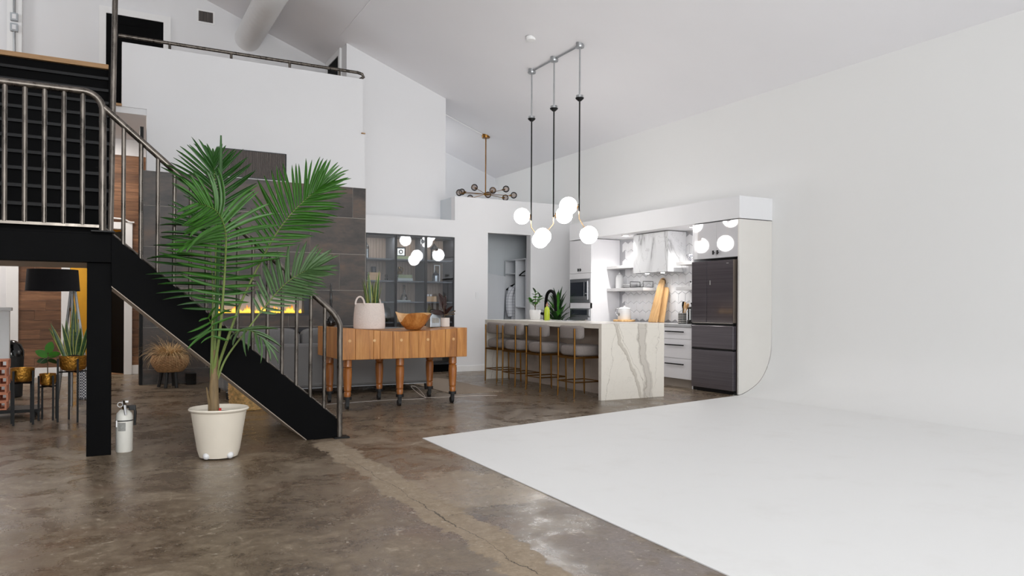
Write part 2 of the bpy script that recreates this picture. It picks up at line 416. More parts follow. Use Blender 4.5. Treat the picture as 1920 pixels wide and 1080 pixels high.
def mat_glass(name, tint, refl, rough=0.01):
    """thin clear pane: see-through, with mirror reflections that strengthen at grazing angles"""
    m = bpy.data.materials.new(name); m.use_nodes = True
    nt = m.node_tree; nt.nodes.clear()
    out = nt.nodes.new('ShaderNodeOutputMaterial')
    n = noise(nt, coords(nt), 2.0, 2)
    tc = ramp(nt, n, [(0.3, tuple(x * 0.97 for x in tint[:3]) + (1,)), (0.7, tint)])
    tr = nd(nt, 'ShaderNodeBsdfTransparent', {0: tc})
    gl = nd(nt, 'ShaderNodeBsdfGlossy', {'Roughness': rough, 'Color': (0.95, 0.95, 0.97, 1)})
    fr = nd(nt, 'ShaderNodeFresnel', {'IOR': refl})
    mx = nd(nt, 'ShaderNodeMixShader', {0: fr.outputs[0], 1: tr.outputs[0], 2: gl.outputs[0]})
    nt.links.new(mx.outputs[0], out.inputs[0])
    return m
MAT['pane'] = mat_glass('cabinet_glass', (0.93, 0.95, 0.97, 1), 1.55)
MAT['clear'] = mat_glass('clear_glassware', (0.93, 0.95, 0.95, 1), 1.7)
MAT['smoked'] = mat_glass('smoked_globe_glass', (0.8, 0.74, 0.7, 1), 1.5)
MAT['greenglass'] = mat_glass('green_bottle_glass', (0.16, 0.42, 0.2, 1), 1.7)
MAT['oveng'] = M('oven_dark_glass', c(34, 38, 46), 0.05, var=0.05, coat=1.0)

def mat_rug():
    m, nt, p = newmat('woven_rug')
    v = coords(nt, (1, 1, 1))
    ch = nd(nt, 'ShaderNodeTexVoronoi', {'Vector': v, 'Scale': 9.0}, distance='MANHATTAN').outputs[0]
    f = ma(nt, 'FRACT', ma(nt, 'MULTIPLY', ch, 5.0))
    cl = mixc(nt, ma(nt, 'GREATER_THAN', f, 0.5), c(176, 160, 142), c(112, 98, 86))
    nt.links.new(cl, p.inputs['Base Color'])
    p.inputs['Roughness'].default_value = 0.95
    return m
MAT['rug'] = mat_rug()

def mat_check(name, a, b, s):
    m, nt, p = newmat(name)
    u = nd(nt, 'ShaderNodeTexChecker', {'Vector': coords(nt), 'Scale': s, 'Color1': a, 'Color2': b})
    nt.links.new(u.outputs[0], p.inputs['Base Color']); p.inputs['Roughness'].default_value = 0.4
    return m
def mat_dots():
    m, nt, p = newmat('black_white_dots')
    s = nd(nt, 'ShaderNodeSeparateXYZ', {0: coords(nt)}).outputs
    u = ma(nt, 'FRACT', ma(nt, 'MULTIPLY', ma(nt, 'ARCTAN2', s[1], s[0]), 14 / (2 * PI)))
    v = ma(nt, 'FRACT', ma(nt, 'MULTIPLY', s[2], 38.0))
    d = ma(nt, 'MULTIPLY', ma(nt, 'GREATER_THAN', u, 0.45), ma(nt, 'GREATER_THAN', v, 0.45))
    nt.links.new(mixc(nt, d, c(16, 16, 17), c(214, 210, 204)), p.inputs['Base Color'])
    p.inputs['Roughness'].default_value = 0.5
    return m
MAT['check'] = mat_dots()
MAT['bowlpattern'] = mat_check('blue_white_pattern', c(60, 66, 82), c(232, 232, 234), 60.0)

def mat_shirt():
    m, nt, p = newmat('plaid_shirt_cloth')
    v = coords(nt, (1, 1, 1))
    s = nd(nt, 'ShaderNodeSeparateXYZ', {0: v}).outputs
    g1 = ma(nt, 'LESS_THAN', ma(nt, 'FRACT', ma(nt, 'MULTIPLY', s[2], 18.0)), 0.15)
    g2 = ma(nt, 'LESS_THAN', ma(nt, 'FRACT', ma(nt, 'MULTIPLY', s[1], 18.0)), 0.15)
    cl = mixc(nt, ma(nt, 'MULTIPLY', ma(nt, 'MAXIMUM', g1, g2), 0.7), c(214, 216, 222), c(150, 154, 166))
    nt.links.new(cl, p.inputs['Base Color']); p.inputs['Roughness'].default_value = 0.9
    return m
MAT['shirt'] = mat_shirt()

# ------------------------------------------------------------------ mesh helpers
class MB:
    def __init__(s):
        s.v = []; s.f = []; s.m = []
    def add(s, vs, fs, mi=0):
        b = len(s.v)
        s.v += [tuple(x) for x in vs]
        for f in fs:
            s.f.append(tuple(b + i for i in f)); s.m.append(mi)
        return s
    def box(s, x0, x1, y0, y1, z0, z1, mi=0):
        vs = [(x, y, z) for z in (z0, z1) for y in (y0, y1) for x in (x0, x1)]
        return s.add(vs, [(0, 2, 3, 1), (4, 5, 7, 6), (0, 1, 5, 4), (2, 6, 7, 3), (0, 4, 6, 2), (1, 3, 7, 5)], mi)
    def rings(s, rings, closed_loop=True, cap0=True, cap1=True, mi=0):
        n = len(rings[0]); b = []
        vs = [p for r in rings for p in r]; fs = []
        for i in range(len(rings) - 1):
            for j in range(n if closed_loop else n - 1):
                k = (j + 1) % n
                fs.append((i * n + j, i * n + k, (i + 1) * n + k, (i + 1) * n + j))
        if cap0: fs.append(tuple(reversed(range(n))))
        if cap1: fs.append(tuple((len(rings) - 1) * n + j for j in range(n)))
        return s.add(vs, fs, mi)
    def tube(s, pts, r, n=10, mi=0, cap=True):
        pts = [Vector(p) for p in pts]
        rs = r if isinstance(r, (list, tuple)) else [r] * len(pts)
        ts = []
        for i in range(len(pts)):
            a = pts[max(i - 1, 0)]; b = pts[min(i + 1, len(pts) - 1)]
            ts.append((b - a).normalized())
        up = Vector((0, 0, 1)) if abs(ts[0].z) < 0.95 else Vector((1, 0, 0))
        nrm = ts[0].cross(up).normalized()
        rings = []
        for i, p in enumerate(pts):
            nrm = (nrm - ts[i] * nrm.dot(ts[i])).normalized()
            bi = ts[i].cross(nrm)
            rings.append([p + rs[i] * (math.cos(2 * PI * j / n) * nrm + math.sin(2 * PI * j / n) * bi) for j in range(n)])
        return s.rings(rings, True, cap, cap, mi)
    def cyl(s, p0, p1, r0, r1=None, n=16, mi=0):
        return s.tube([p0, p1], [r0, r0 if r1 is None else r1], n, mi)
    def lathe(s, prof, n=24, cx=0, cy=0, cz=0, mi=0, cap0=True, cap1=True, mod=None):
        rings = []
        for i, (r, z) in enumerate(prof):
            rg = []
            for j in range(n):
                a = 2 * PI * j / n
                rr = r if mod is None else mod(r, z, a, i)
                rg.append((cx + rr * math.cos(a), cy + rr * math.sin(a), cz + z))
            rings.append(rg)
        return s.rings(rings, True, cap0, cap1, mi)
    def prism(s, poly, axis, a0, a1, mi=0):
        def P(u, v, a):
            return {'x': (a, u, v), 'y': (u, a, v), 'z': (u, v, a)}[axis]
        n = len(poly)
        vs = [P(u, v, a0) for u, v in poly] + [P(u, v, a1) for u, v in poly]
        fs = [tuple(range(n)), tuple(reversed(range(n, 2 * n)))]
        fs += [(i, n + i, n + (i + 1) % n, (i + 1) % n) for i in range(n)]
        return s.add(vs, fs, mi)
    def sphere(s, cx, cy, cz, r, nu=24, nv=14, sc3=(1, 1, 1), mi=0):
        prof = [(max(1e-4, math.sin(PI * i / nv)), -math.cos(PI * i / nv)) for i in range(nv + 1)]
        rings = [[(cx + r * sc3[0] * p[0] * math.cos(2 * PI * j / nu), cy + r * sc3[1] * p[0] * math.sin(2 * PI * j / nu), cz + r * sc3[2] * p[1]) for j in range(nu)] for p in prof]
        return s.rings(rings, True, True, True, mi)
    def blade(s, base, dirv, side, length, width, droop=0.0, segs=6, fold=0.15, mi=0, mie=None, prof=None, twist=0.0):
        """tapering leaf strip: centre rib plus two (or four) side columns"""
        base = Vector(base); d = Vector(dirv).normalized(); sd = Vector(side).normalized()
        pos = base.copy(); rows = []
        step = length / segs
        for i in range(segs + 1):
            t = i / segs
            wd = width * (prof(t) if prof else math.sin(PI * min(0.97, 0.12 + 0.86 * t)) ** 0.7)
            up = sd.cross(d).normalized()
            if up.z < 0: up = -up
            cols = [-1, 0, 1] if mie is None else [-1, -0.72, 0, 0.72, 1]
            rows.append([pos + sd * (wd * 0.5 * k) + up * (abs(k) * wd * fold) for k in cols])
            pos = pos + d * step
            d = (d + Vector((0, 0, -droop * step))).normalized()
            if twist:
                sd = (Matrix.Rotation(twist / segs, 3, d) @ sd)
            sd = (sd - d * sd.dot(d)).normalized()
        n = len(rows[0]); b = len(s.v)
        s.v += [tuple(p) for r in rows for p in r]
        for i in range(segs):
            for j in range(n - 1):
                s.f.append((b + i * n + j, b + i * n + j + 1, b + (i + 1) * n + j + 1, b + (i + 1) * n + j))
                s.m.append(mie if (mie is not None and j in (0, n - 2)) else mi)
        return s
    def build(s, name, mat, parent=None, smooth=False, bevel=0.0, ang=40, rel=True, kind=None, label=None):
        off = Vector((0, 0, 0))
        if parent is not None and rel:
            r = parent
            while r.parent is not None: r = r.parent
            off = Vector(r.location)
        me = bpy.data.meshes.new(name)
        me.from_pydata([(x - off.x, y - off.y, z - off.z) for x, y, z in s.v], [], s.f)
        mats = mat if isinstance(mat, (list, tuple)) else [mat]
        for k in mats: me.materials.append(MAT[k])
        for i, p in enumerate(me.polygons):
            p.material_index = s.m[i]
        if smooth:
            for p in me.polygons: p.use_smooth = True
            me.set_sharp_from_angle(angle=math.radians(ang))
        me.update()
        o = bpy.data.objects.new(name, me)
        col.objects.link(o)
        if parent is not None: o.parent = parent
        if bevel:
            b = o.modifiers.new('bevel', 'BEVEL'); b.width = bevel; b.segments = 2; b.limit_method = 'ANGLE'
            b.harden_normals = False
        if kind: o['kind'] = kind
        if label: o['label'] = label
        return o

def thing(name, label, cat, loc=(0, 0, 0), rz=0.0, group=None):
    o = bpy.data.objects.new(name, None)
    o.empty_display_size = 0.1
    col.objects.link(o)
    o.location = loc; o.rotation_euler = (0, 0, rz)
    o['label'] = label; o['category'] = cat
    if group: o['group'] = group
    return o
def tag(o, label, cat, group=None):
    o['label'] = label; o['category'] = cat
    if group: o['group'] = group
    return o
def struct(o, label):
    o['kind'] = 'structure'; o['label'] = label
    return o
def copy_tree(root, loc, label, rz=None):
    r = root.copy(); col.objects.link(r); r.location = loc
    if rz is not None: r.rotation_euler = (0, 0, rz)
    r['label'] = label
    for ch in list(root.children):
        k = ch.copy(); col.objects.link(k); k.parent = r
        for g in ch.children:
            d = g.copy(); col.objects.link(d); d.parent = k
    return r
def piece(name, me, parent, loc=(0, 0, 0), rot=(0, 0, 0), scale=(1, 1, 1)):
    o = bpy.data.objects.new(name, me); col.objects.link(o)
    o.parent = parent; o.location = loc; o.rotation_euler = rot; o.scale = scale
    return o
def mesh_of(mb, name, mat, smooth=False):
    o = mb.build(name, mat, None, smooth)
    me = o.data
    bpy.data.objects.remove(o)
    return me
def arc(cx, cy, r, a0, a1, n):
    return [(cx + r * math.cos(a0 + (a1 - a0) * i / n), cy + r * math.sin(a0 + (a1 - a0) * i / n)) for i in range(n + 1)]
def catmull(pts, n=6):
    pts = [Vector(p) for p in pts]
    P = [pts[0] * 2 - pts[1]] + pts + [pts[-1] * 2 - pts[-2]]
    out = []
    for i in range(1, len(P) - 2):
        for k in range(n):
            t = k / n
            a, b, c_, d = P[i - 1], P[i], P[i + 1], P[i + 2]
            out.append(0.5 * ((2 * b) + (c_ - a) * t + (2 * a - 5 * b + 4 * c_ - d) * t * t + (3 * b - a - 3 * c_ + d) * t ** 3))
    out.append(pts[-1])
    return out
def rbox(mb, x0, x1, y0, y1, z0, z1, r, nu=28, nv=10, e=0.28):
    """soft cushion: superellipsoid filling the box"""
    cx, cy, cz = (x0 + x1) / 2, (y0 + y1) / 2, (z0 + z1) / 2
    def sp(v, k): return math.copysign(abs(v) ** k, v)
    rings = []
    for i in range(nv + 1):
        ph = -PI / 2 + PI * i / nv
        ph = max(-PI / 2 + 1e-3, min(PI / 2 - 1e-3, ph))
        rg = []
        for j in range(nu):
            th = 2 * PI * j / nu
            rg.append((cx + (x1 - x0) / 2 * sp(math.cos(ph), r) * sp(math.cos(th), e), cy + (y1 - y0) / 2 * sp(math.cos(ph), r) * sp(math.sin(th), e), cz + (z1 - z0) / 2 * sp(math.sin(ph), r)))
        rings.append(rg)
    return mb.rings(rings)

# ================================================================== THE ROOM
XW = 7.84            # plane of the long right-hand wall
YT, YH, YW, YL = 11.85, 11.87, 12.5, 13.8
def ceil_z(x): return 4.03 + 0.375 * (XW - x)
X0, Y0, Y1 = -5.0, -6.0, 15.0

struct(MB().box(X0 - .2, 8.2, Y0, 16.6, -0.15, 0.0).build('floor', 'concrete'), 'worn brown polished concrete floor with a cracked joint')
struct(MB().prism([(X0 - .2, ceil_z(X0 - .2)), (8.2, ceil_z(8.2)), (8.2, ceil_z(8.2) + .2), (X0 - .2, ceil_z(X0 - .2) + .2)], 'y', Y0, Y1 + .2).build('ceiling', 'ceil'), 'sloping white painted ceiling over the hall')
struct(MB().box(X0 - .2, X0, Y0, Y1, 0, ceil_z(X0)).build('wall_left', 'wall'), 'white side wall beyond the stair')
struct(MB().box(XW, 8.0, 7.058, Y1, 0, ceil_z(XW)).build('wall_right', 'cyc'), 'tall white wall behind the kitchen run')

# white cyclorama: painted floor, cove and wall in one sweep
prof = catmull([(7.15, 0.006, 0), (7.27, 0.008, 0), (7.433, 0.062, 0), (7.614, 0.165, 0), (7.741, 0.319, 0), (7.818, 0.50, 0), (7.838, 0.68, 0), (7.84, 0.9, 0)], 5)
prof = [(p.x, p.y) for p in prof]
cy = MB()
cy.prism([(2.438, 5.992), (7.15, 7.038), (7.15, Y0), (2.08, Y0)], 'z', 0.0005, 0.006)
pl = prof + [(7.84, ceil_z(7.84))]
ring0 = [(x, 7.058, z) for x, z in pl]; ring1 = [(x, Y0, z) for x, z in pl]
cy.rings([ring0, ring1], False, False, False)
cy.prism([(7.88, 0.3), (8.0, 0.3), (8.0, ceil_z(8.0)), (7.88, ceil_z(7.88))], 'y', Y0, 7.06)
struct(cy.build('wall_cyclorama', 'cyc', smooth=True, ang=30), 'seamless white curved studio cyclorama covering floor and wall')

# tall white wall block beside the loft, with its own black loft door
wb = MB().prism([(3.676, 0), (5.51, 0), (5.51, ceil_z(5.51)), (3.676, ceil_z(3.676))], 'y', YW, YL)
struct(wb.build('wall_back', 'wall'), 'tall white wall block reaching the sloping ceiling')
ld = MB().box(3.655, 3.676, 12.9, 13.62, 3.945, 5.49).build('door_3', 'black')
struct(ld, 'black loft door in the side of the tall white wall block')
MB().prism([(12.8, 3.945), (12.9, 3.945), (12.9, 5.49), (13.62, 5.49), (13.62, 3.945), (13.72, 3.945), (13.72, 5.6), (12.8, 5.6)], 'x', 3.64, 3.676).build('door_casing', 'trim', ld)

# low closet block with doorway
cw = MB()
cw.box(5.413, 6.059, YH, 12.02, 0, 3.05).box(6.937, XW, YH, 12.02, 0, 3.05).box(6.059, 6.937, YH, 12.02, 2.448, 3.05)
struct(cw.build('wall_closet', 'wall'), 'low white wall with an open closet doorway')
struct(MB().box(5.413, 5.53, 12.02, 12.95, 0, 3.05).build('wall_closet_side', 'closetwall'), 'side wall of the closet')
struct(MB().box(5.413, XW, 12.95, 13.05, 0, 3.05).build('wall_closet_back', 'closetwall'), 'grey back wall inside the closet')
struct(MB().box(5.53, XW, 12.02, 12.95, 2.9, 3.05).build('ceiling_closet', 'closetwall'), 'lid over the closet')
struct(MB().box(5.42, 6.055, YH - .016, YH, 0.0, 0.105).box(6.94, 7.8, YH - .016, YH, 0, 0.105).build('baseboard_back', 'trim', bevel=.004), 'white baseboard along the closet wall')
struct(MB().box(5.51, 8.0, 15.0, 15.2, 0, ceil_z(5.5)).box(5.51, 8.0, 14.85, 15.0, 0, 3.84).build('wall_far', 'wall'), 'far white end wall with a ledge below the ceiling')
# header over the glass cabinet
struct(MB().box(3.82, 5.413, YH, YW, 2.335, 2.63).build('trim_1', 'wall'), 'white header box above the glass display cabinet')

# loft: slab, parapet, back wall
struct(MB().box(X0, 0.10, 10.10, 11.9, 3.84, 3.93).box(X0, 3.676, 11.9, YL, 3.84, 3.93).build('ceiling_loft', 'wall'), 'white underside of the loft floor')
struct(MB().box(X0, 0.10, 10.10, 11.9, 3.93, 3.955).box(0.10, 0.284, 11.84, 11.9, 3.925, 3.955).box(X0, 3.676, 11.9, YL, 3.93, 3.955).build('floor_loft', 'oakfloor'), 'oak floor of the loft')
struct(MB().box(0.284, 3.765, 11.88, 12.02, 3.925, 4.83).build('wall_parapet', 'wall'), 'white parapet wall along the loft edge')
lw = MB().prism([(X0, 3.955), (3.676, 3.955), (3.676, ceil_z(3.676)), (X0, ceil_z(X0))], 'y', YL, YL + .15)
struct(lw.build('wall_loft_back', 'wall'), 'white back wall of the loft')
d = struct(MB().box(0.10, 0.94, YL - .03, YL, 3.955, 5.845).build('door_1', 'black'), 'black panel door at the back of the loft')
MB().prism([(0.0, 3.955), (0.10, 3.955), (0.10, 5.845), (0.94, 5.845), (0.94, 3.955), (1.05, 3.955), (1.05, 5.95), (0.0, 5.95)], 'y', YL - .045, YL - .001).build('door_casing', 'trim', d)
MB().prism([(0.20, 4.1), (0.24, 4.1), (0.24, 5.70), (0.80, 5.70), (0.80, 4.1), (0.84, 4.1), (0.84, 5.74), (0.20, 5.74)], 'y', YL - .036, YL - .03).build('door_panel', 'black', d)
tag(MB().box(0.0, .07, YL - .012, YL, 5.1, 5.24).box(.02, .05, YL - .018, YL - .012, 5.13, 5.21).build('light_switch', 'sockets', bevel=.003), 'white rocker switch beside the black loft door', 'switch')
v = thing('air_vent', 'dark louvred return air vent high on the loft wall', 'vent', (1.6, YL, 5.98))
MB().prism([(1.455, 5.955), (1.745, 5.955), (1.745, 6.19), (1.455, 6.19)], 'y', YL - .008, YL - .001).build('vent_frame', 'trim', v)
MB().box(1.485, 1.715, YL - .010, YL - .008, 5.985, 6.16).build('vent_backing', 'darkframe', v)
for i in range(9):
    x = 1.492 + i * 0.0252
    MB().box(x, x + .012, YL - .022, YL - .010, 5.987, 6.158).build('slat', 'grille', v)
pc = thing('wall_post', 'white painted post with electrical boxes at far upper left', 'post', (-1.125, YL - .1, 3.955))
MB().box(-1.22, -1.03, YL - .16, YL, 3.955, ceil_z(-1.03)).build('post', 'trim', pc)
for z in (5.49, 5.33):
    b = MB().box(-1.175, -1.075, YL - .22, YL - .16, z - .06, z + .06).build('junction_box', 'greybox', pc, bevel=.008)
    MB().box(-1.15, -1.10, YL - .226, YL - .22, z - .035, z + .035).build('cover', 'sockets', b)
MB().tube([(-1.125, YL - .185, 5.54), (-1.125, YL - .185, 6.9)], .018).tube([(-1.125, YL - .185, 5.28), (-1.11, YL - .185, 4.2)], .016).build('conduit', 'conduit', pc, smooth=True)

# spiral duct running along the loft ceiling into its back wall
dd = MB()
cx_, cz_, rd = 2.29, 5.82, 0.215
rings = []
for i in range(241):
    y = YL - .002 - i * (9.8 / 240)
    rr = rd + (0.006 if i % 4 == 0 else 0.0)
    rings.append([(cx_ + rr * math.cos(2 * PI * j / 36), y, cz_ + rr * math.sin(2 * PI * j / 36)) for j in range(36)])
dd.rings(rings)
tag(dd.build('spiral_duct', 'trim', smooth=True, ang=60), 'white ribbed spiral ventilation duct under the loft ceiling', 'duct')

# ceiling seam cover strip, smoke detector, conduit to chandelier
sd = MB()
z0 = ceil_z(5.37)
tag(sd.lathe([(0.062, -0.035), (0.07, -.02), (0.07, 0.012)], 28, 5.37, 9.215, z0).build('smoke_detector', 'trim', smooth=True), 'small round white smoke detector on the sloping ceiling', 'smoke detector')
tag(MB().tube([(5.3, 13.15, ceil_z(5.3) - .012), (6.64, 13.12, ceil_z(6.64) - .012)], .011, 8).build('ceiling_conduit', 'trim', smooth=True), 'thin white conduit along the ceiling to the chandelier', 'conduit')
struct(MB().prism([(3.47, 8.0), (3.485, 8.0), (3.54, 12.6), (3.525, 12.6)], 'z', ceil_z(3.5) - .012, ceil_z(3.5) + .02).build('trim_2', 'ceil'), 'thin seam strip across the ceiling')

# ---------------------------------------------------------------- tiled fireplace wall
core = struct(MB().box(.555, 1.50, 11.862, 12.02, 0, 3.05).box(1.50, 2.91, 11.862, 12.02, 0, 1.0).box(1.50, 2.91, 11.862, 12.02, 1.335, 3.05).box(2.91, 3.82, 11.862, 12.02, 0, 3.05)
              .build('wall_fireplace', 'grout'), 'wall of large rust-grey porcelain tiles around the fireplace')
struct(MB().box(.60, 3.80, 11.865, 12.02, 3.05, 3.925).build('wall_fireplace_upper', 'wall'), 'white wall above the tiles')
rows = [0.0, 0.215, 0.815, 1.385, 1.97, 2.555, 3.05]
joints = [[1.8, 3.0], [1.4, 2.6, 3.8], [2.59], [0.99, 2.19, 3.392], [1.72, 2.921], [1.2, 2.4, 3.6]]
G = 0.004
holeX, holeZ = (1.50, 2.91), (1.0, 1.335)
def tile_box(x0, x1, z0, z1):
    if x1 - x0 < .02 or z1 - z0 < .02: return
    o = MB().box(-(x1 - x0) / 2 + G, (x1 - x0) / 2 - G, 0, .012, -(z1 - z0) / 2 + G, (z1 - z0) / 2 - G).build('tile', 'tile')
    o.parent = core; o.location = ((x0 + x1) / 2, YT, (z0 + z1) / 2)
for i in range(6):
    xs = [.56] + [j for j in joints[i] if .56 < j < 3.815] + [3.815]
    for a, b in zip(xs[:-1], xs[1:]):
        z0, z1 = rows[i], rows[i + 1]
        if i == 2:      # the fire opening cuts this course
            for (p, q, s, t) in ((a, min(b, holeX[0]), z0, z1), (max(a, holeX[1]), b, z0, z1), (max(a, holeX[0]), min(b, holeX[1]), z0, holeZ[0]), (max(a, holeX[0]), min(b, holeX[1]), holeZ[1], z1)):
                if q > p: tile_box(p, q, s, t)
        else:
            tile_box(a, b, z0, z1)
struct(MB().box(.515, .56, 11.835, 12.02, 0, 3.66).build('trim_3', 'blackmet'), 'black steel edge trim at the left end of the tiled wall')

fp = thing('fireplace_insert', 'long linear gas fireplace with orange flames set in the tiles', 'fireplace', (2.2, 11.9, 1.0))
MB().box(1.50, 2.91, 12.0, 12.02, 1.0, 1.335).box(1.50, 1.52, 11.86, 12.0, 1.0, 1.335).build('firebox', 'firebox', fp)
MB().box(2.83, 2.91, 11.87, 12.0, 1.0, 1.335).box(1.52, 2.83, 11.87, 12.0, 1.315, 1.335).build('side_panel', 'hearth', fp)
MB().prism([(1.485, .985), (2.925, .985), (2.925, 1.35), (1.485, 1.35), (1.485, 1.335), (2.91, 1.335), (2.91, 1.0), (1.485, 1.0)], 'y', 11.842, 11.862).build('frame', 'hearth', fp)
MB().box(1.52, 2.83, 11.87, 12.0, 1.0, 1.02).build('ember_bed', 'hearth', fp)
fm = MB()
for i in range(70):
    x = 1.56 + i * (1.25 / 70) + random.uniform(-.006, .006)
    h = random.uniform(.05, .135) * (0.75 + .35 * math.sin(i * .55))
    y = 11.93 + random.uniform(-.03, .03)
    fm.lathe([(.006, 0), (.016, h * .25), (.011, h * .6), (.001, h)], 6, x, y, 1.02)
fl_ = fm.build('flames', 'flame', fp, smooth=True, kind='stuff', label='bright orange gas flames')
tag(MB().box(1.3, 3.7, 11.45, 11.845, .735, .80).build('hearth_shelf', 'hearth', bevel=.004), 'dark floating hearth ledge below the fireplace', 'ledge')

gr = thing('wall_grille', 'dark brown ribbed wall grille above the tiles behind the palm', 'grille', (2.1, 11.86, 3.065))
MB().box(1.55, 2.533, 11.858, 11.866, 3.075, 3.465).build('grille_backing', 'darkframe', gr)
MB().prism([(1.535, 3.062), (2.545, 3.062), (2.545, 3.478), (1.535, 3.478), (1.535, 3.465), (2.533, 3.465), (2.533, 3.075), (1.535, 3.075)], 'y', 11.84, 11.862).build('grille_frame', 'darkframe', gr)
sm = MB()
for i in range(46):
    x = 1.556 + i * .0212
    sm.box(x, x + .012, 11.838, 11.858, 3.075, 3.465)
sm.build('slats', 'grille', gr, kind='stuff')
tag(MB().box(3.74, 3.80, 11.84, 11.875, 3.935, 3.95).build('wood_chip', 'oakfloor'), 'tiny oak end grain of the loft floor at the wall corner', 'wood edge')

# ---------------------------------------------------------------- hallway wall under the loft
hw = MB()
DX0, DX1, DH = -0.387, 0.377, 2.37
hw.box(X0, DX0, YL, YL + .15, 0, 3.84).box(DX1, 3.676, YL, YL + .15, 0, 3.84).box(DX0, DX1, YL, YL + .15, DH, 3.84)
hall = struct(hw.build('wall_hall', 'wall'), 'hallway wall clad in walnut planks')
z = 0.15; k = 0
while z < 3.55:
    h = 0.1485
    segs = []
    if z + h <= DH + .11: segs = [(-1.067, -.503), (.494, .70)]
    else: segs = [(-1.067, -.503), (-.503, .70)]
    for (a, b) in segs:
        cut = a + (0.21 + 0.37 * ((k * 7) % 5) / 5.0) * 1.0
        parts_ = [(a, cut), (cut, b)] if a + .08 < cut < b - .08 else [(a, b)]
        for (p, q) in parts_:
            dy = .003 * ((k * 5 + int(p * 10)) % 3)
            o = MB().box(-(q - p) / 2 + .001, (q - p) / 2 - .001, -.018 - dy, 0, .001, h - .001).build('plank', 'planks')
            o.parent = hall; o.location = ((p + q) / 2, YL, z)
    z += h + .0005; k += 1
struct(MB().box(-1.067, -.503, YL - .03, YL, 0, .15).box(.494, .70, YL - .03, YL, 0, .15).build('baseboard_hall', 'trim', bevel=.004), 'white baseboard under the walnut planks')
struct(MB().prism([(-.503, 0), (DX0, 0), (DX0, DH), (DX1, DH), (DX1, 0), (.494, 0), (.494, DH + .11), (-.503, DH + .11)], 'y', YL - .04, YL).build('trim_4', 'trim', bevel=.003), 'white door casing in the plank wall')
struct(MB().box(-1.224, -1.067, YL - .05, YL, 0, 3.2).build('trim_5', 'trim', bevel=.003), 'white casing at the left of the plank wall')
# room behind the doorway
struct(MB().box(-2.0, 1.6, 16.2, 16.35, 0, 2.6).build('wall_room_back', 'yellow'), 'ochre yellow wall of the room behind the doorway')
struct(MB().box(-2.1, -2.0, YL + .15, 16.35, 0, 2.6).box(1.6, 1.7, YL + .15, 16.35, 0, 2.6).build('wall_room_side', 'beige'), 'side walls of the room behind the doorway')
struct(MB().box(-2.1, 1.7, YL + .15, 16.35, 2.6, 2.7).build('ceiling_room', 'wall'), 'ceiling of the room behind the doorway')
struct(MB().box(-2.0, 1.6, YL - .0, 16.2, 0.001, .012).build('floor_room', 'roomfloor'), 'oak floor of the room behind the doorway')
dl = bpy.data.objects.new('door_2', None); col.objects.link(dl); dl.location = (DX1 - .005, YL + .02, .012); dl.rotation_euler = (0, 0, math.radians(118))
struct(dl, 'black door standing ajar in the plank wall')
MB().box(0, .74, -.04, 0, 0, 2.33).build('door_leaf', 'black', dl, rel=False, bevel=.003)
MB().cyl((.67, .0, 1.0), (.67, .05, 1.0), .012, n=12).cyl((.67, .05, 1.0), (.56, .05, 1.0), .01, n=12).build('door_handle', 'blackmet', dl, rel=False, smooth=True)
MB().box(-.006, .03, -.046, -.04, 1.0, 1.1).build('hinge', 'blackmet', dl, rel=False)
tag(MB().tube(catmull([(-.35, YL - .05, 2.53), (.1, YL - .05, 2.54), (.35, YL - .05, 2.53), (.45, YL - .05, 2.49), (.52, YL - .05, 2.485)], 4), .013, 8).build('wall_cable', 'trim', smooth=True), 'loose white cable strung across the walnut planks', 'cable')
struct(MB().box(-1.9, -.878, 10.2, 10.32, 0, 1.06).build('wall_half', 'trim'), 'white half wall at the left edge')
struct(MB().box(-1.92, -.855, 10.18, 10.34, 1.06, 1.10).build('trim_6', 'trim', bevel=.005), 'white cap on the half wall')

area('hall_fill', (-2.4, 12.6, 3.7), (-.6, 12.9, .4), .8, .8, 85, (1.0, .92, .85))  # added unseen light, brightens the hallway under the loft
area('hall_fill', (-.2, 12.9, 3.80), (-.2, 12.9, 0), .5, .5, 32, (1.0, .93, .86))  # second added light under the loft, no fixture there
area('room_lamp', (-.8, 15.2, 2.55), (-.8, 15.2, 0), .8, .8, 28, (1.0, .9, .75))

# ================================================================== STAIRCASE
YS = 6.38
st = thing('staircase', 'black painted steel and timber staircase with landing rising to the loft', 'staircase', (0.8, YS, 0))
MB().box(-.071, .093, YS + .04, YS + .2, 0, 1.45).build('column', 'black', st, bevel=.004)
MB().box(-1.6, .093, YS, YS + .14, 1.449, 1.66).build('landing_beam', 'black', st, bevel=.003)
MB().box(-1.6, .093, YS + .14, 7.71, 1.46, 1.50).build('landing_underside', 'beige', st)
MB().box(-1.6, .093, YS + .0, 7.72, 1.66, 1.672).box(.05, .093, YS + .14, 7.71, 1.45, 1.66).build('landing_deck', 'black', st)
sp = [(.085, 1.66), (1.808, .158), (1.808, 0), (1.553, 0), (.09, 1.275)]
MB().prism(sp, 'y', YS - .01, YS + .05).build('stringer', 'black', st, bevel=.003)
MB().prism(sp, 'y', 7.30, 7.36).build('stringer', 'black', st, bevel=.003)
MB().prism([(.09, 1.275), (1.553, 0), (1.543, 0), (.09, 1.266)], 'y', YS + .004, 7.35).build('flight_underside', 'beige', st)
nst = 8
for i in range(nst):       # lower flight
    x = .10 + i * (1.62 / nst); z = 1.66 - (i + 1) * (1.66 / (nst + 1)) - .03
    MB().box(x, x + .235, YS + .05, 7.30, z - .03, z).build('tread', 'black', st)
    MB().box(x - .004, x + .006, YS + .05, 7.30, z, z + .15).build('riser', 'black', st)
RUN, RISE = .213, .19
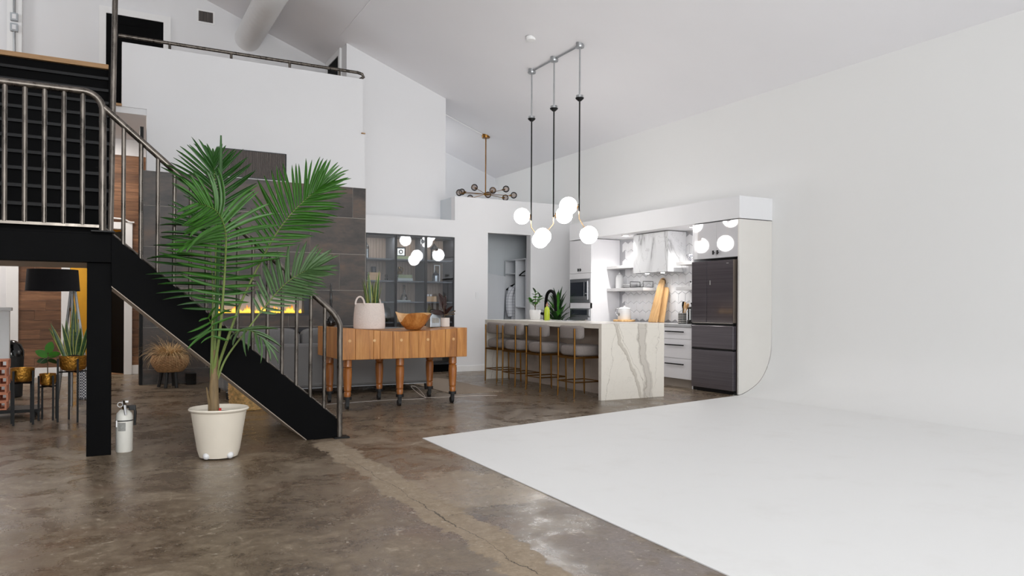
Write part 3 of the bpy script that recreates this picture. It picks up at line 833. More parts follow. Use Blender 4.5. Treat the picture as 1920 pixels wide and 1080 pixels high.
for k in range(12):         # upper flight, k = 0 is the loft nosing
    y = 10.05 - RUN * k; zt = 3.945 - RISE * k
    MB().box(-1.6, .10, y + .02, y + .035, zt - RISE, zt - (.035 if k else .04)).build('riser', 'black', st)
    if k > 0:
        MB().box(-1.6, .10, y - .012, y + RUN + .03, zt - .035, zt).build('tread', 'blacktread', st, bevel=.004)
MB().box(-1.6, .10, 10.02, 10.10, 3.905, 3.957).build('nosing', 'oakfloor', st, label='light oak nosing at the loft edge')
MB().prism([(7.70, 1.46), (7.72, 1.86), (10.05, 3.95), (10.05, 3.60)], 'x', .10, .118).build('stringer', 'black', st)

# ---- welded pipe railing on landing and lower flight
rl = thing('stair_railing', 'welded raw steel pipe railing with round balusters along the landing and stair', 'railing', (.8, YS, 0))
YR = YS - .012
top = [(-1.6, YR, 2.70), (-.10, YR, 2.705)] + [(-.10 + .128 * math.sin(a), YR, 2.577 + .128 * math.cos(a)) for a in [PI / 2 * i / 8 for i in range(1, 9)]] + [(.028, YR, 1.672)]
MB().tube(top, .0255, 14).build('landing_rail', 'raw', rl, smooth=True)
MB().box(-1.6, .02, YR - .012, YR + .012, 1.705, 1.725).build('bottom_rail', 'raw', rl)
MB().box(-.045, .11, YR - .05, YR + .05, 1.672, 1.682).build('base_plate', 'blackmet', rl)
for i in range(9):
    x = -.102 - i * .1195
    MB().cyl((x, YR, 1.722), (x, YR, 2.70), .0165, n=12).build('baluster', 'raw', rl, smooth=True)
sl = lambda x: 2.585 - (x - .053) * (2.585 - 1.135) / (1.70 - .053)
MB().tube([(.035, YR, sl(.035)), (1.68, YR, sl(1.68)), (1.76, YR, sl(1.76) - .004), (1.80, YR, sl(1.80) - .025), (1.822, YR, sl(1.8) - .075), (1.826, YR, .95), (1.826, YR, .01)], .0245, 14).build('sloping_rail', 'raw', rl, smooth=True)
MB().box(1.77, 1.90, YR - .055, YR + .055, 0, .012).build('base_plate', 'blackmet', rl)
stz = lambda x: 1.66 - (x - .085) * (1.66 - .158) / (1.808 - .085)
for i in range(14):
    x = .167 + i * .1175
    MB().cyl((x, YR + .02, stz(x) - .01), (x, YR, sl(x) - .01), .0155, n=12).build('baluster', 'raw', rl, smooth=True)
MB().tube([(.05, YR + .03, 1.70), (.085, YR + .03, 1.675), (1.80, YR + .03, .172)], .009, 8).build('stringer_strap', 'raw', rl, smooth=True)

tag(MB().tube([(.095, 7.5, 1.67), (.126, 7.5, 4.0), (.15, 7.5, ceil_z(.15) - .03)], .0235, 14).build('steel_post', 'raw', smooth=True), 'tall bare steel pipe post from the landing up to the ceiling', 'post')

lr = thing('loft_railing', 'dark steel pipe handrail on short stubs along the white parapet', 'railing', (2.0, 11.95, 4.83))
MB().tube([(.24, 11.95, 4.935), (3.70, 11.95, 4.945), (3.775, 11.95, 4.93), (3.80, 11.95, 4.89), (3.73, 11.95, 4.83)], .025, 12).build('handrail', 'raw', lr, smooth=True)
for x in (.9, 1.745, 2.61, 3.4):
    MB().cyl((x, 11.95, 4.83), (x, 11.95, 4.935), .02, n=10).build('stub', 'raw', lr, smooth=True)

# ================================================================== KITCHEN
XF, YK = 7.242, 7.06
KT = 2.284
struct(MB().box(XF, XW, YK, 11.04, KT + .012, 2.585).build('ceiling_soffit', 'wall'), 'white bulkhead above the kitchen cabinets')

en = thing('fridge_enclosure', 'off-white end panel and glossy cabinet built around the refrigerator', 'cabinet', (7.5, YK + .4, 0))
cp = [(x - .003, z + .004) for x, z in prof if x > XF + .02]
MB().prism([(XF, 0.012)] + cp + [(XW - .003, KT), (XF, KT)], 'y', YK, YK + .025).build('side_panel', 'panel', en, label='off-white end panel cut to the curve of the cyclorama')
MB().box(XF, XW - .002, 7.905, 7.925, 0.0, KT).build('side_panel', 'cab', en)
MB().box(XF + .03, XW - .002, YK + .025, 7.905, 1.80, KT).build('cabinet_box', 'cab', en)
for (a, b, ky) in ((YK + .027, 7.463, 7.425), (7.467, 7.83, 7.505)):
    dr = MB().box(XF, XF + .022, a, b, 1.80, KT - .005).build('cabinet_door', 'cabgloss', en)
    MB().cyl((XF, ky, 1.872), (XF - .022, ky, 1.872), .006, n=10).box(XF - .03, XF - .02, ky - .012, ky + .012, 1.845, 1.90).build('knob', 'blackmet', dr)
MB().box(XF + .003, XF + .022, 7.832, 7.903, 1.80, KT - .005).build('filler', 'cab', en)

fr = thing('refrigerator', 'dark glass french-door refrigerator with two freezer drawers', 'refrigerator', (7.5, 7.48, 0))
FX = XF - .045
fy0, fy1 = 7.13, 7.895
MB().box(FX + .07, XW - .03, fy0 - .03, fy1 - .005, .03, 1.765).build('body', 'fridgeside', fr, bevel=.004)
ym = 7.605
for (a, b) in ((fy0 - .01, ym - .004), (ym + .004, fy1)):
    dr = MB().box(FX, FX + .065, a, b, .935, 1.762).build('door', ['fridge'], fr, bevel=.006)
MB().box(FX - .001, FX + .06, fy0 - .018, fy0 - .0105, .935, 1.762).build('door_edge', 'fridgeside', fr)
MB().box(FX + .002, FX + .065, fy0 - .01, fy1, .59, .895).build('freezer_drawer', 'fridge', fr, bevel=.006)
MB().box(FX + .002, FX + .065, fy0 - .01, fy1, .05, .565).build('freezer_drawer', 'fridge', fr, bevel=.006)
MB().box(FX + .004, FX + .06, fy0 - .008, fy1, .897, .93).build('handle_recess', 'blackmet', fr)
MB().box(FX + .006, FX + .06, fy0 - .008, fy1, .566, .589).build('handle_recess', 'blackmet', fr)
MB().box(FX + .0, FX + .02, fy0, fy1 - .02, .925, .936).build('trim_strip', 'steel', fr)
MB().box(FX + .03, FX + .4, fy0, fy1 - .01, .005, .05).build('base_grille', 'blackmet', fr)
MB().box(FX - .0006, FX + .001, 7.20, 7.24, 1.715, 1.722).box(FX - .0006, FX + .001, 7.53, 7.545, 1.44, 1.50).build('control_print', 'label', fr)
for y in (fy0 + .03, fy1 - .05):
    MB().cyl((FX + .05, y, 0), (FX + .05, y, .03), .02, n=12).build('foot', 'chrome', fr, smooth=True)

def drawer_unit(y0, y1, label):
    t = thing('base_cabinet', label, 'cabinet', (7.5, (y0 + y1) / 2, 0), group='white base cabinets along the kitchen wall')
    MB().box(XF + .02, XW - .002, y0 + .001, y1 - .001, .12, .858).build('carcass', 'cab', t)
    MB().box(XF + .06, XW - .002, y0 + .001, y1 - .001, 0, .12).build('toe_kick', 'toe', t)
    for (a, b, hz) in ((.123, .408, .33), (.414, .682, .60), (.688, .853, .79)):
        f = MB().box(XF, XF + .02, y0 + .002, y1 - .002, a, b).build('drawer_front', 'cab', t, bevel=.0015)
        w_ = (y1 - y0) * .28; ym_ = (y0 + y1) / 2
        MB().box(XF - .035, XF - .023, ym_ - w_, ym_ + w_, hz - .008, hz + .008).box(XF - .025, XF, ym_ - w_ + .02, ym_ - w_ + .03, hz - .005, hz + .005).box(XF - .025, XF, ym_ + w_ - .03, ym_ + w_ - .02, hz - .005, hz + .005).build('handle', 'blackmet', f)
    return t
drawer_unit(7.925, 8.62, 'white three-drawer base cabinet with black bar handles next to the refrigerator')
drawer_unit(8.62, 9.5, 'white three-drawer base cabinet below the marble hood, behind the island')
drawer_unit(9.5, 10.375, 'white three-drawer base cabinet next to the oven tower, behind the island')
tag(MB().box(XF - .02, XW, 7.926, 10.375, .86, .90).build('worktop', 'counter', bevel=.003), 'grey stone worktop along the tiled kitchen wall', 'worktop')

tw = thing('oven_tower', 'tall white cabinet tower holding microwave and wall oven', 'cabinet', (7.5, 10.7, 0))
MB().box(XF + .022, XW, 10.376, 11.034, .12, KT).build('carcass', 'cab', tw)
MB().box(XF + .06, XW, 10.376, 11.034, 0, .12).build('toe_kick', 'toe', tw)
for (a, b, ky) in ((10.378, 10.703, 10.675), (10.707, 11.032, 10.735)):
    dr = MB().box(XF, XF + .022, a, b, 1.715, KT - .003).build('cabinet_door', 'cab', tw, bevel=.0015)
    MB().cyl((XF, ky, 1.77), (XF - .02, ky, 1.77), .006, n=10).box(XF - .028, XF - .018, ky - .011, ky + .011, 1.745, 1.795).build('knob', 'blackmet', dr)
MB().box(XF, XF + .022, 10.378, 11.032, 1.62, 1.71).box(XF, XF + .022, 10.378, 11.032, 1.115, 1.205).box(XF, XF + .022, 10.378, 11.032, .12, .44).box(XF, XF + .022, 10.378, 10.398, .44, 1.62).box(XF, XF + .022, 11.012, 11.032, .44, 1.62).build('face_frame', 'cab', tw)
mc = thing('microwave', 'built-in stainless microwave with dark window in the oven tower', 'microwave', (XF, 10.7, 1.21))
MB().box(XF - .008, XF + .3, 10.40, 11.01, 1.21, 1.615).build('trim_kit', 'steel', mc, bevel=.003)
MB().box(XF - .02, XF - .008, 10.46, 10.99, 1.26, 1.58).build('door', 'steel', mc, bevel=.003)
MB().box(XF - .024, XF - .02, 10.56, 10.965, 1.32, 1.56).build('window', 'oveng', mc)
MB().box(XF - .024, XF - .02, 10.475, 10.54, 1.32, 1.56).build('control_panel', 'oveng', mc)
MB().lathe([(.016, 0), (.016, .012)], 16).build('knob', 'chrome', mc, rel=False, smooth=True).matrix_local = Matrix.Translation((-.024, 10.51 - 10.7, 1.36 - 1.21)) @ Matrix.Rotation(-PI / 2, 4, 'Y')
ov = thing('wall_oven', 'built-in stainless wall oven with control display below the microwave', 'oven', (XF, 10.7, .45))
MB().box(XF - .006, XF + .4, 10.40, 11.01, .45, 1.11).build('body', 'steel', ov, bevel=.003)
MB().box(XF - .014, XF - .006, 10.42, 10.99, .985, 1.10).build('control_panel', 'steel', ov)
MB().box(XF - .017, XF - .014, 10.47, 10.95, 1.0, 1.09).build('display', 'oveng', ov)
dr = MB().box(XF - .03, XF - .006, 10.42, 10.99, .47, .965).build('door', 'steel', ov, bevel=.003)
MB().box(XF - .034, XF - .03, 10.49, 10.93, .52, .86).build('window', 'oveng', dr)
MB().cyl((XF - .07, 10.44, .915), (XF - .07, 10.97, .915), .011, n=12).cyl((XF - .07, 10.48, .915), (XF - .03, 10.48, .915), .007, n=8).cyl((XF - .07, 10.93, .915), (XF - .03, 10.93, .915), .007, n=8).build('handle', 'chrome', dr, smooth=True)

# backsplash of chevron tiles
bs = struct(MB().box(XW - .006, XW, 7.925, 10.376, .90, KT).build('wall_backsplash', 'chevgrout'), 'backsplash of white chevron tiles behind the worktop')
cw_, ch_, ca_ = .079, .145, .042
def chev(flip):
    g = .003
    zs = (lambda y: ca_ * (1 - abs(y) / cw_)) if not flip else (lambda y: ca_ * (abs(y) / cw_))
    pts = [(-cw_ + g, zs(cw_ - g) + g), (0, zs(0) + g), (cw_ - g, zs(cw_ - g) + g), (cw_ - g, zs(cw_ - g) + ch_ - g), (0, zs(0) + ch_ - g), (-cw_ + g, zs(cw_ - g) + ch_ - g)]
    q = [(u, v) for u, v in pts]
    m = MB(); n = 6
    cx0 = sum(u for u, v in q) / n; cz0 = sum(v for u, v in q) / n
    fr_ = [(-.007, cx0 + (u - cx0) * .94, cz0 + (v - cz0) * .94) for u, v in q]
    bk = [(0.0, u, v) for u, v in q]
    m.add(fr_ + bk, [(0, 1, 4, 5), (1, 2, 3, 4)] + [(i, (i + 1) % 6, 6 + (i + 1) % 6, 6 + i) for i in range(6)])
    return mesh_of(m, 'chevron_tile', 'chev')
me_a, me_b = chev(False), chev(True)
for r in range(9):
    z = .905 + r * ch_
    if z + ch_ + ca_ > KT - .005: continue
    off = 0 if r % 2 == 0 else cw_
    y = 7.93 + cw_ + off
    while y + cw_ < 10.374:
        piece('tile', me_a if r % 2 == 0 else me_b, bs, (XW - .006, y, z))
        y += 2 * cw_

hd = thing('range_hood', 'boxy marble clad range hood with two small lights underneath', 'range hood', (7.65, 9.13, 1.68))
MB().box(7.474, XW - .014, 8.706, 9.545, 1.675, KT).build('hood_body', 'marble_hood', hd, bevel=.002)
MB().box(7.50, XW - .02, 8.74, 9.51, 1.668, 1.676).build('filter_panel', 'steel', hd)
for y in (8.93, 9.30):
    MB().lathe([(.03, 0), (.03, -.008)], 18, 7.56, y, 1.669).build('hood_light', 'downlight', hd)

def shelf(y0, y1, z0, z1, label):
    tag(MB().box(7.56, XW - .014, y0, y1, z0, z1).build('floating_shelf', 'shelfm', bevel=.002), label, 'shelf', 'grey floating kitchen shelves')
shelf(9.55, 10.372, 1.777, 1.824, 'upper grey floating shelf between oven tower and marble hood')
shelf(9.40, 10.372, 1.402, 1.452, 'lower grey floating shelf between oven tower and leaning wooden board')
shelf(7.93, 8.63, 1.765, 1.813, 'upper grey floating shelf beside the refrigerator')
shelf(7.93, 8.63, 1.392, 1.443, 'lower grey floating shelf beside the refrigerator')

def spot(name, loc, energy, size=1.9, r=.04, colr=(1, .97, .93), aim=(0, 0, -1)):
    l = bpy.data.lights.new(name, 'SPOT'); l.energy = energy; l.spot_size = size; l.spot_blend = .7; l.shadow_soft_size = r; l.color = colr
    o = bpy.data.objects.new(name, l); col.objects.link(o); o.location = loc
    o.rotation_euler = Vector(aim).to_track_quat('-Z', 'Y').to_euler()
    return o
for i, (y, lb) in enumerate(((9.72, 'recessed downlight in the kitchen bulkhead near the oven tower'), (8.15, 'recessed downlight in the kitchen bulkhead near the refrigerator'))):
    t = thing('downlight', lb, 'downlight', (7.45, y, KT), group='downlights in the kitchen bulkhead')
    MB().lathe([(.05, .013), (.05, .004), (.062, 0), (.062, .013)], 24, 7.45, y, KT - .002).build('trim_ring', 'trim', t, smooth=True)
    MB().lathe([(.048, .006), (.048, .012)], 24, 7.45, y, KT - .003).build('lens', 'downlight', t)
    spot('downlight_lamp', (7.45, y, KT - .02), 62, 2.4)
for y in (8.93, 9.30):
    spot('hood_lamp', (7.56, y, 1.65), 6, 2.2, .02)

# things on shelves and worktop
t = thing('lidded_jar', 'tall white ceramic lidded jar on the lower kitchen shelf', 'jar', (7.68, 10.17, 1.452))
MB().lathe([(.06, 0), (.068, .01), (.068, .17), (.055, .20)], 24, 7.68, 10.17, 1.4525).build('body', 'ceramic', t, smooth=True)
MB().lathe([(.056, .2), (.058, .215), (.03, .235), (.012, .24), (.018, .255), (.001, .27)], 24, 7.68, 10.17, 1.4525).build('lid', 'ceramic', t, smooth=True)
for i in range(4):
    tag(MB().lathe([(.05, 0), (.1, .008), (.125, .02), (.12, .022), (.05, .012)], 28, 7.68, 9.89, 1.453 + i * .0115).build('plate', 'ceramic', smooth=True), ['lowest', 'second lowest', 'third lowest', 'topmost'][i] + ' white plate of the stack on the lower kitchen shelf', 'plate', 'plates stacked on the kitchen shelf')
t = thing('wire_rack', 'thin dark wire dish rack on the lower kitchen shelf', 'rack', (7.7, 9.65, 1.453))
for y in (9.45, 9.78):
    MB().tube([(7.60, y, 1.458), (7.60, y, 1.55), (7.80, y, 1.55), (7.80, y, 1.458)], .005, 8).build('end_loop', 'blackmet', t, smooth=True)
for x in (7.60, 7.80):
    MB().tube([(x, 9.45, 1.46), (x, 9.78, 1.46)], .005, 8).build('rail', 'blackmet', t, smooth=True)
tag(MB().sphere(7.70, 10.06, 1.835, .022, 16, 10).build('white_ornament', 'ceramic', smooth=True), 'tiny pale round ornament on the upper shelf near the oven tower', 'ornament')
tag(MB().lathe([(.035, 0), (.05, .01), (.085, .06), (.1, .105), (.096, .105), (.08, .062), (.045, .014)], 28, 7.69, 8.42, 1.8135, cap1=False).build('patterned_bowl', 'bowlpattern', smooth=True), 'small blue and white patterned bowl on the upper shelf beside the refrigerator', 'bowl')
t = thing('small_teapot', 'little white and copper teapot on the shelf beside the refrigerator', 'teapot', (7.69, 8.35, 1.4435))
MB().lathe([(.05, 0), (.07, .02), (.074, .05), (.05, .085), (.02, .095)], 24, 7.69, 8.35, 1.4438).build('body', 'ceramic', t, smooth=True)
MB().lathe([(.03, .093), (.02, .105), (.008, .11), (.01, .125), (.001, .13)], 16, 7.69, 8.35, 1.4438).build('lid', 'agedbrass', t, smooth=True)
MB().tube(catmull([(7.69, 8.285, 1.515), (7.69, 8.25, 1.51), (7.69, 8.245, 1.475), (7.69, 8.28, 1.462)], 4), .007, 8).build('handle', 'agedbrass', t, smooth=True)
MB().tube([(7.69, 8.41, 1.47), (7.69, 8.45, 1.51), (7.69, 8.465, 1.525)], [.014, .01, .007], 8).build('spout', 'blackmet', t, smooth=True)
# leaning boards
bd = MB()
outl = [(-.095, 0), (.10, 0), (.09, .3), (.075, .55), (.06, .66), (.03, .715), (-.02, .73), (-.055, .70), (-.07, .6), (-.075, .4), (-.09, .2)]
bd.prism(outl, 'x', -.014, .014)
o = bd.build('wooden_board', 'board', bevel=.004); o.location = (7.60, 9.21, .902); o.rotation_euler = (0, math.radians(16), 0)
tag(o, 'long live-edge wooden serving board leaning against the chevron tiles', 'serving board')
MB().tube(catmull([(-.02, -.02, .70), (-.03, -.1, .68), (-.02, -.12, .62)], 4), .008, 8).build('leather_loop', 'twig', o, rel=False, smooth=True)
bd = MB(); bd.prism([(-.07, 0), (.07, 0), (.07, .5), (.04, .56), (-.04, .56), (-.07, .5)], 'x', -.01, .01)
o = bd.build('cutting_board', 'board', bevel=.004); o.location = (7.68, 9.11, .902); o.rotation_euler = (0, math.radians(11), 0)
tag(o, 'narrow wooden cutting board half hidden behind the long live-edge board', 'cutting board')
tag(MB().lathe([(.17, 0), (.18, .012), (.178, .03), (.165, .034)], 30, 7.52, 9.83, .9005, mod=lambda r, z, a, i: r * (1 + .04 * math.sin(3 * a) + .03 * math.sin(7 * a))).build('bark_tray', 'board', smooth=True), 'round rustic wooden slab tray on the worktop', 'tray')
t = thing('storage_canister', 'white enamel canister with wire handle on the rustic wooden tray', 'canister', (7.52, 9.83, .935))
MB().lathe([(.1, 0), (.105, .006), (.105, .16), (.098, .168)], 28, 7.52, 9.83, .9355).build('body', 'ceramic', t, smooth=True)
MB().lathe([(.1, .168), (.104, .178), (.06, .2), (.02, .205), (.02, .22), (.001, .228)], 28, 7.52, 9.83, .9355).build('lid', 'ceramic', t, smooth=True)
MB().tube(catmull([(7.50, 9.94, .97), (7.47, 9.99, 1.04), (7.47, 9.98, 1.11), (7.5, 9.93, 1.1)], 5), .006, 8).build('handle', 'steel', t, smooth=True)
o = MB().lathe([(.026, 0), (.026, .003)], 24).build('emblem', 'label', t, rel=False); o.matrix_local = Matrix.Translation((-.106, 0, .085)) @ Matrix.Rotation(-PI / 2, 4, 'Y')
t = thing('utensil_holder', 'black and white checked utensil holder on the worktop by the refrigerator', 'utensil holder', (7.42, 8.33, .9))
MB().lathe([(.058, 0), (.06, .004), (.06, .155), (.054, .155), (.054, .01)], 28, 7.42, 8.33, .9005, cap1=True).build('holder', 'check', t, smooth=True)
for i, (dx, dy, l, mt, lb) in enumerate(((-.01, -.07, .16, 'board', 'wooden spoon leaning right in the checked holder'), (.01, -.11, .14, 'board', 'wooden spatula leaning furthest right in the checked holder'), (0, -.03, .14, 'ceramic', 'white spatula in the checked holder'), (.02, .0, .06, 'ceramic', 'short white spoon in the checked holder'), (-.02, -.05, .17, 'black', 'black ladle handle in the checked holder'))):
    a = Vector((7.42, 8.33, .93)); b = Vector((7.42 + dx, 8.33 + dy, 1.05 + l))
    m_ = MB(); m_.tube([a, a.lerp(b, .65)], .007, 8); m_.tube([a.lerp(b, .65), a.lerp(b, .8), b], [.009, .022, .016], 10)
    tag(m_.build('kitchen_utensil', mt, smooth=True), lb, 'utensil', 'utensils in the checked holder')
t = thing('french_press', 'glass french press coffee maker with black frame next to the refrigerator', 'coffee press', (7.42, 8.14, .9))
MB().lathe([(.052, .05), (.052, .22)], 24, 7.42, 8.14, .9005, cap0=False, cap1=False).build('glass', 'clear', t, smooth=True)
MB().lathe([(.06, 0), (.06, .055), (.054, .06)], 24, 7.42, 8.14, .9005).build('base', 'blackgloss', t, smooth=True)
MB().lathe([(.056, .215), (.058, .23), (.03, .245), (.004, .247), (.004, .28), (.012, .285), (.012, .30), (.001, .305)], 24, 7.42, 8.14, .9005).build('lid', 'blackgloss', t, smooth=True)
MB().tube(catmull([(7.42, 8.09, 1.11), (7.42, 8.045, 1.10), (7.42, 8.04, 1.0), (7.42, 8.085, .97)], 4), .009, 8).build('handle', 'blackgloss', t, smooth=True)
MB().cyl((7.42, 8.14, .96), (7.42, 8.14, 1.13), .012, n=12).build('plunger', 'blackmet', t, smooth=True)

# ================================================================== ISLAND
IX0, IX1, IY0, IY1 = 5.343, 6.32, 7.432, 10.557
isl = thing('kitchen_island', 'marble waterfall kitchen island with veined end panel', 'island', ((IX0 + IX1) / 2, (IY0 + IY1) / 2, 0))
MB().box(IX0, IX1, IY0, IY1, .872, .932).build('countertop', 'marble', isl, bevel=.002)
MB().box(IX0, IX1, IY0, IY0 + .06, 0, .872).build('waterfall_panel', 'marble', isl, bevel=.002)
MB().box(IX0, IX1, IY1 - .06, IY1, 0, .872).build('waterfall_panel', 'marble', isl, bevel=.002)
MB().box(5.78, IX1 - .02, IY0 + .06, IY1 - .06, 0, .872).build('cabinet_body', 'shelfm', isl)
for i in range(4):
    y0 = IY0 + .062 + i * .751
    MB().box(5.762, 5.78, y0, y0 + .748, 0, .872).build('back_panel', 'islandback', isl)
fa = thing('kitchen_faucet', 'black gooseneck kitchen faucet at the island sink', 'faucet', (6.0, 9.80, .932))
MB().tube(catmull([(6.0, 9.80, .932), (6.0, 9.80, 1.1), (6.0, 9.79, 1.24), (6.0, 9.75, 1.335), (6.0, 9.67, 1.375), (6.0, 9.58, 1.35), (6.0, 9.53, 1.27), (6.0, 9.52, 1.16)], 6), .024, 14).build('neck', 'black', fa, smooth=True)
MB().lathe([(.038, 0), (.036, .12), (.026, .16)], 20, 6.0, 9.80, .932).build('base', 'black', fa, smooth=True)
MB().cyl((6.0, 9.83, 1.02), (6.0, 9.92, 1.035), .018, .022, n=12).build('lever', 'black', fa, smooth=True)
MB().cyl((6.0, 9.52, 1.18), (6.0, 9.515, 1.07), .02, .024, n=14).build('spray_head', 'black', fa, smooth=True)
sk = thing('island_sink', 'stainless undermount sink rim on the island', 'sink', (6.0, 9.25, .932))
MB().prism([(5.82, 8.95), (6.22, 8.95), (6.22, 9.47), (5.82, 9.47), (5.82, 9.455), (6.205, 9.455), (6.205, 8.965), (5.82, 8.965)], 'z', .9325, .938).build('rim', 'steel', sk)
MB().box(5.835, 6.205, 8.965, 9.455, .9322, .934).build('basin', 'steel', sk)
t = thing('soap_bottle', 'yellow-green dish soap bottle beside the black faucet', 'bottle', (5.9, 9.6, .932))
MB().lathe([(.038, 0), (.042, .01), (.042, .15), (.034, .185), (.016, .205), (.014, .215)], 20, 5.9, 9.60, .9325).build('body', 'greenglassy', t, smooth=True)
MB().lathe([(.018, .215), (.018, .24), (.008, .245), (.006, .27)], 14, 5.9, 9.60, .9325).build('cap', 'terravase', t, smooth=True)

def leafy(t, stems, leaf_mats, leafn, ll, lw, mat_stem, seed, z0=0):
    rnd = random.Random(seed)
    for pts, r in stems:
        sp_ = catmull(pts, 5)
        MB().tube(sp_, [r * (1 - .6 * i / len(sp_)) for i in range(len(sp_))], 7).build('stem', mat_stem, t, smooth=True)
        n = leafn
        for i in range(n):
            u = .3 + .7 * i / max(1, n - 1)
            p = sp_[min(len(sp_) - 1, int(u * (len(sp_) - 1)))]
            a = i * 2.4 + rnd.uniform(-.4, .4)
            dv = Vector((math.cos(a), math.sin(a), rnd.uniform(.15, .7) if u < .95 else 1.6))
            sd_ = Vector((-math.sin(a), math.cos(a), rnd.uniform(-.3, .3)))
            L = ll * rnd.uniform(.7, 1.1)
            MB().blade(p, dv, sd_, L, lw * rnd.uniform(.8, 1.1), droop=rnd.uniform(.5, 4), segs=5, fold=.1, prof=lambda q: math.sin(PI * min(.98, .06 + .94 * q)) ** .6).build('leaf', rnd.choice(leaf_mats), t, smooth=True)

pl_ = thing('potted_ficus', 'small leafy ficus in a white pot on the island', 'plant', (6.0, 10.12, .932))
MB().lathe([(.07, 0), (.075, .01), (.095, .15), (.095, .155), (.085, .155), (.08, .14)], 28, 6.0, 10.12, .9325).build('pot', 'ceramic', pl_, smooth=True)
leafy(pl_, [([(6.0, 10.12, 1.06), (6.0, 10.11, 1.2), (6.01, 10.13, 1.4)], .008), ([(6.0, 10.12, 1.13), (6.0, 10.2, 1.2), (6.0, 10.27, 1.24)], .005), ([(6.0, 10.12, 1.14), (6.0, 10.02, 1.24), (6.0, 9.96, 1.31)], .005)], ['leafgreen', 'leafgreen', 'leafdark'], 13, .085, .06, 'twig', 4)

dp = thing('dracaena_plant', 'bushy dark green dracaena standing behind the island against the wall', 'plant', (7.17, 11.30, 0))
MB().lathe([(.14, 0), (.16, .02), (.2, .4), (.2, .42), (.18, .42), (.17, .36)], 28, 7.17, 11.30, 0).build('pot', 'matteceramic', dp, smooth=True)
MB().cyl((7.17, 11.30, .3), (7.17, 11.30, .95), .03, .025, n=10).build('trunk', 'twig', dp, smooth=True)
rnd = random.Random(5)
for i in range(78):
    a = i * 2.399 + rnd.uniform(-.2, .2); z = .66 + .42 * (i / 78); el = rnd.uniform(.6, 2.2) if i < 46 else rnd.uniform(1.2, 5.0)
    dv = Vector((math.cos(a), math.sin(a), el)); L = rnd.uniform(.36, .5)
    if math.sin(a) < -.35 and math.cos(a) > -.35: L *= .5      # stays clear of the oven tower
    MB().blade((7.17, 11.30, z), dv, (-math.sin(a), math.cos(a), 0), L, .058, droop=rnd.uniform(.6, 2.2), segs=6, fold=.12, prof=lambda q: max(.03, math.sin(PI * min(1, .15 + .85 * q)) ** .8)).build('leaf', rnd.choice(['leafdark', 'leafdark', 'leafgreen']), dp, smooth=True)

# bar stools
def make_stool(label, loc):
    t = thing('bar_stool', label, 'stool', (0, 0, 0), group='upholstered bar stools at the island')
    rbox(MB(), -.19, .25, -.22, .22, .512, .66, .42, 40, 14, .4).build('seat', 'fabric', t, smooth=True, ang=80)
    bk = MB(); rings = []
    for i in range(13):
        v = -1 + 2 * i / 12
        y = v * .235; xo = -.17 + .045 * v * v
        rg = []
        for j in range(20):
            a = 2 * PI * j / 20
            sx = math.copysign(abs(math.cos(a)) ** .5, math.cos(a)); sz = math.copysign(abs(math.sin(a)) ** .4, math.sin(a))
            k = 1 if abs(v) < .95 else .72
            rg.append((xo + .042 * sx * k, y, .815 + .085 * sz * (k if k == 1 else .86)))
        rings.append(rg)
    bk.rings(rings).build('backrest', 'fabric', t, smooth=True, ang=80)
    for s in (-1, 1):
        MB().tube([(-.215, s * .188, .0), (-.21, s * .188, .03), (-.205, s * .188, .48), (-.208, s * .188, .865)], [.007, .011, .0125, .0125], 10).build('leg', 'brass', t, smooth=True)
        MB().tube([(.205, s * .188, .0), (.2, s * .188, .03), (.19, s * .188, .50)], [.007, .011, .0125], 10).build('leg', 'brass', t, smooth=True)
        MB().box(-.205, .19, s * .188 - .008, s * .188 + .008, .488, .512).build('seat_rail', 'brass', t)
        MB().cyl((-.21, s * .188, .195), (.2, s * .188, .195), .008, n=8).build('stretcher', 'brass', t, smooth=True)
    MB().box(-.212, -.198, -.188, .188, .488, .512).build('seat_rail', 'brass', t)
    MB().box(.183, .197, -.188, .188, .488, .512).build('seat_rail', 'brass', t)
    MB().cyl((.2, -.188, .195), (.2, .188, .195), .008, n=8).build('footrest', 'brass', t, smooth=True)
    MB().cyl((-.21, -.188, .195), (-.21, .188, .195), .008, n=8).build('stretcher', 'brass', t, smooth=True)
    t.location = loc
    return t
s0 = make_stool('grey upholstered brass bar stool nearest the veined end of the island', (5.39, 7.966, 0))
for lb, loc in (('second grey brass bar stool from the veined island end', (5.34, 8.70, 0)), ('third grey brass bar stool from the veined island end', (5.345, 9.39, 0)), ('grey brass bar stool at the far end of the island, nearest the closet wall', (5.40, 10.045, 0))):
    copy_tree(s0, loc, lb)

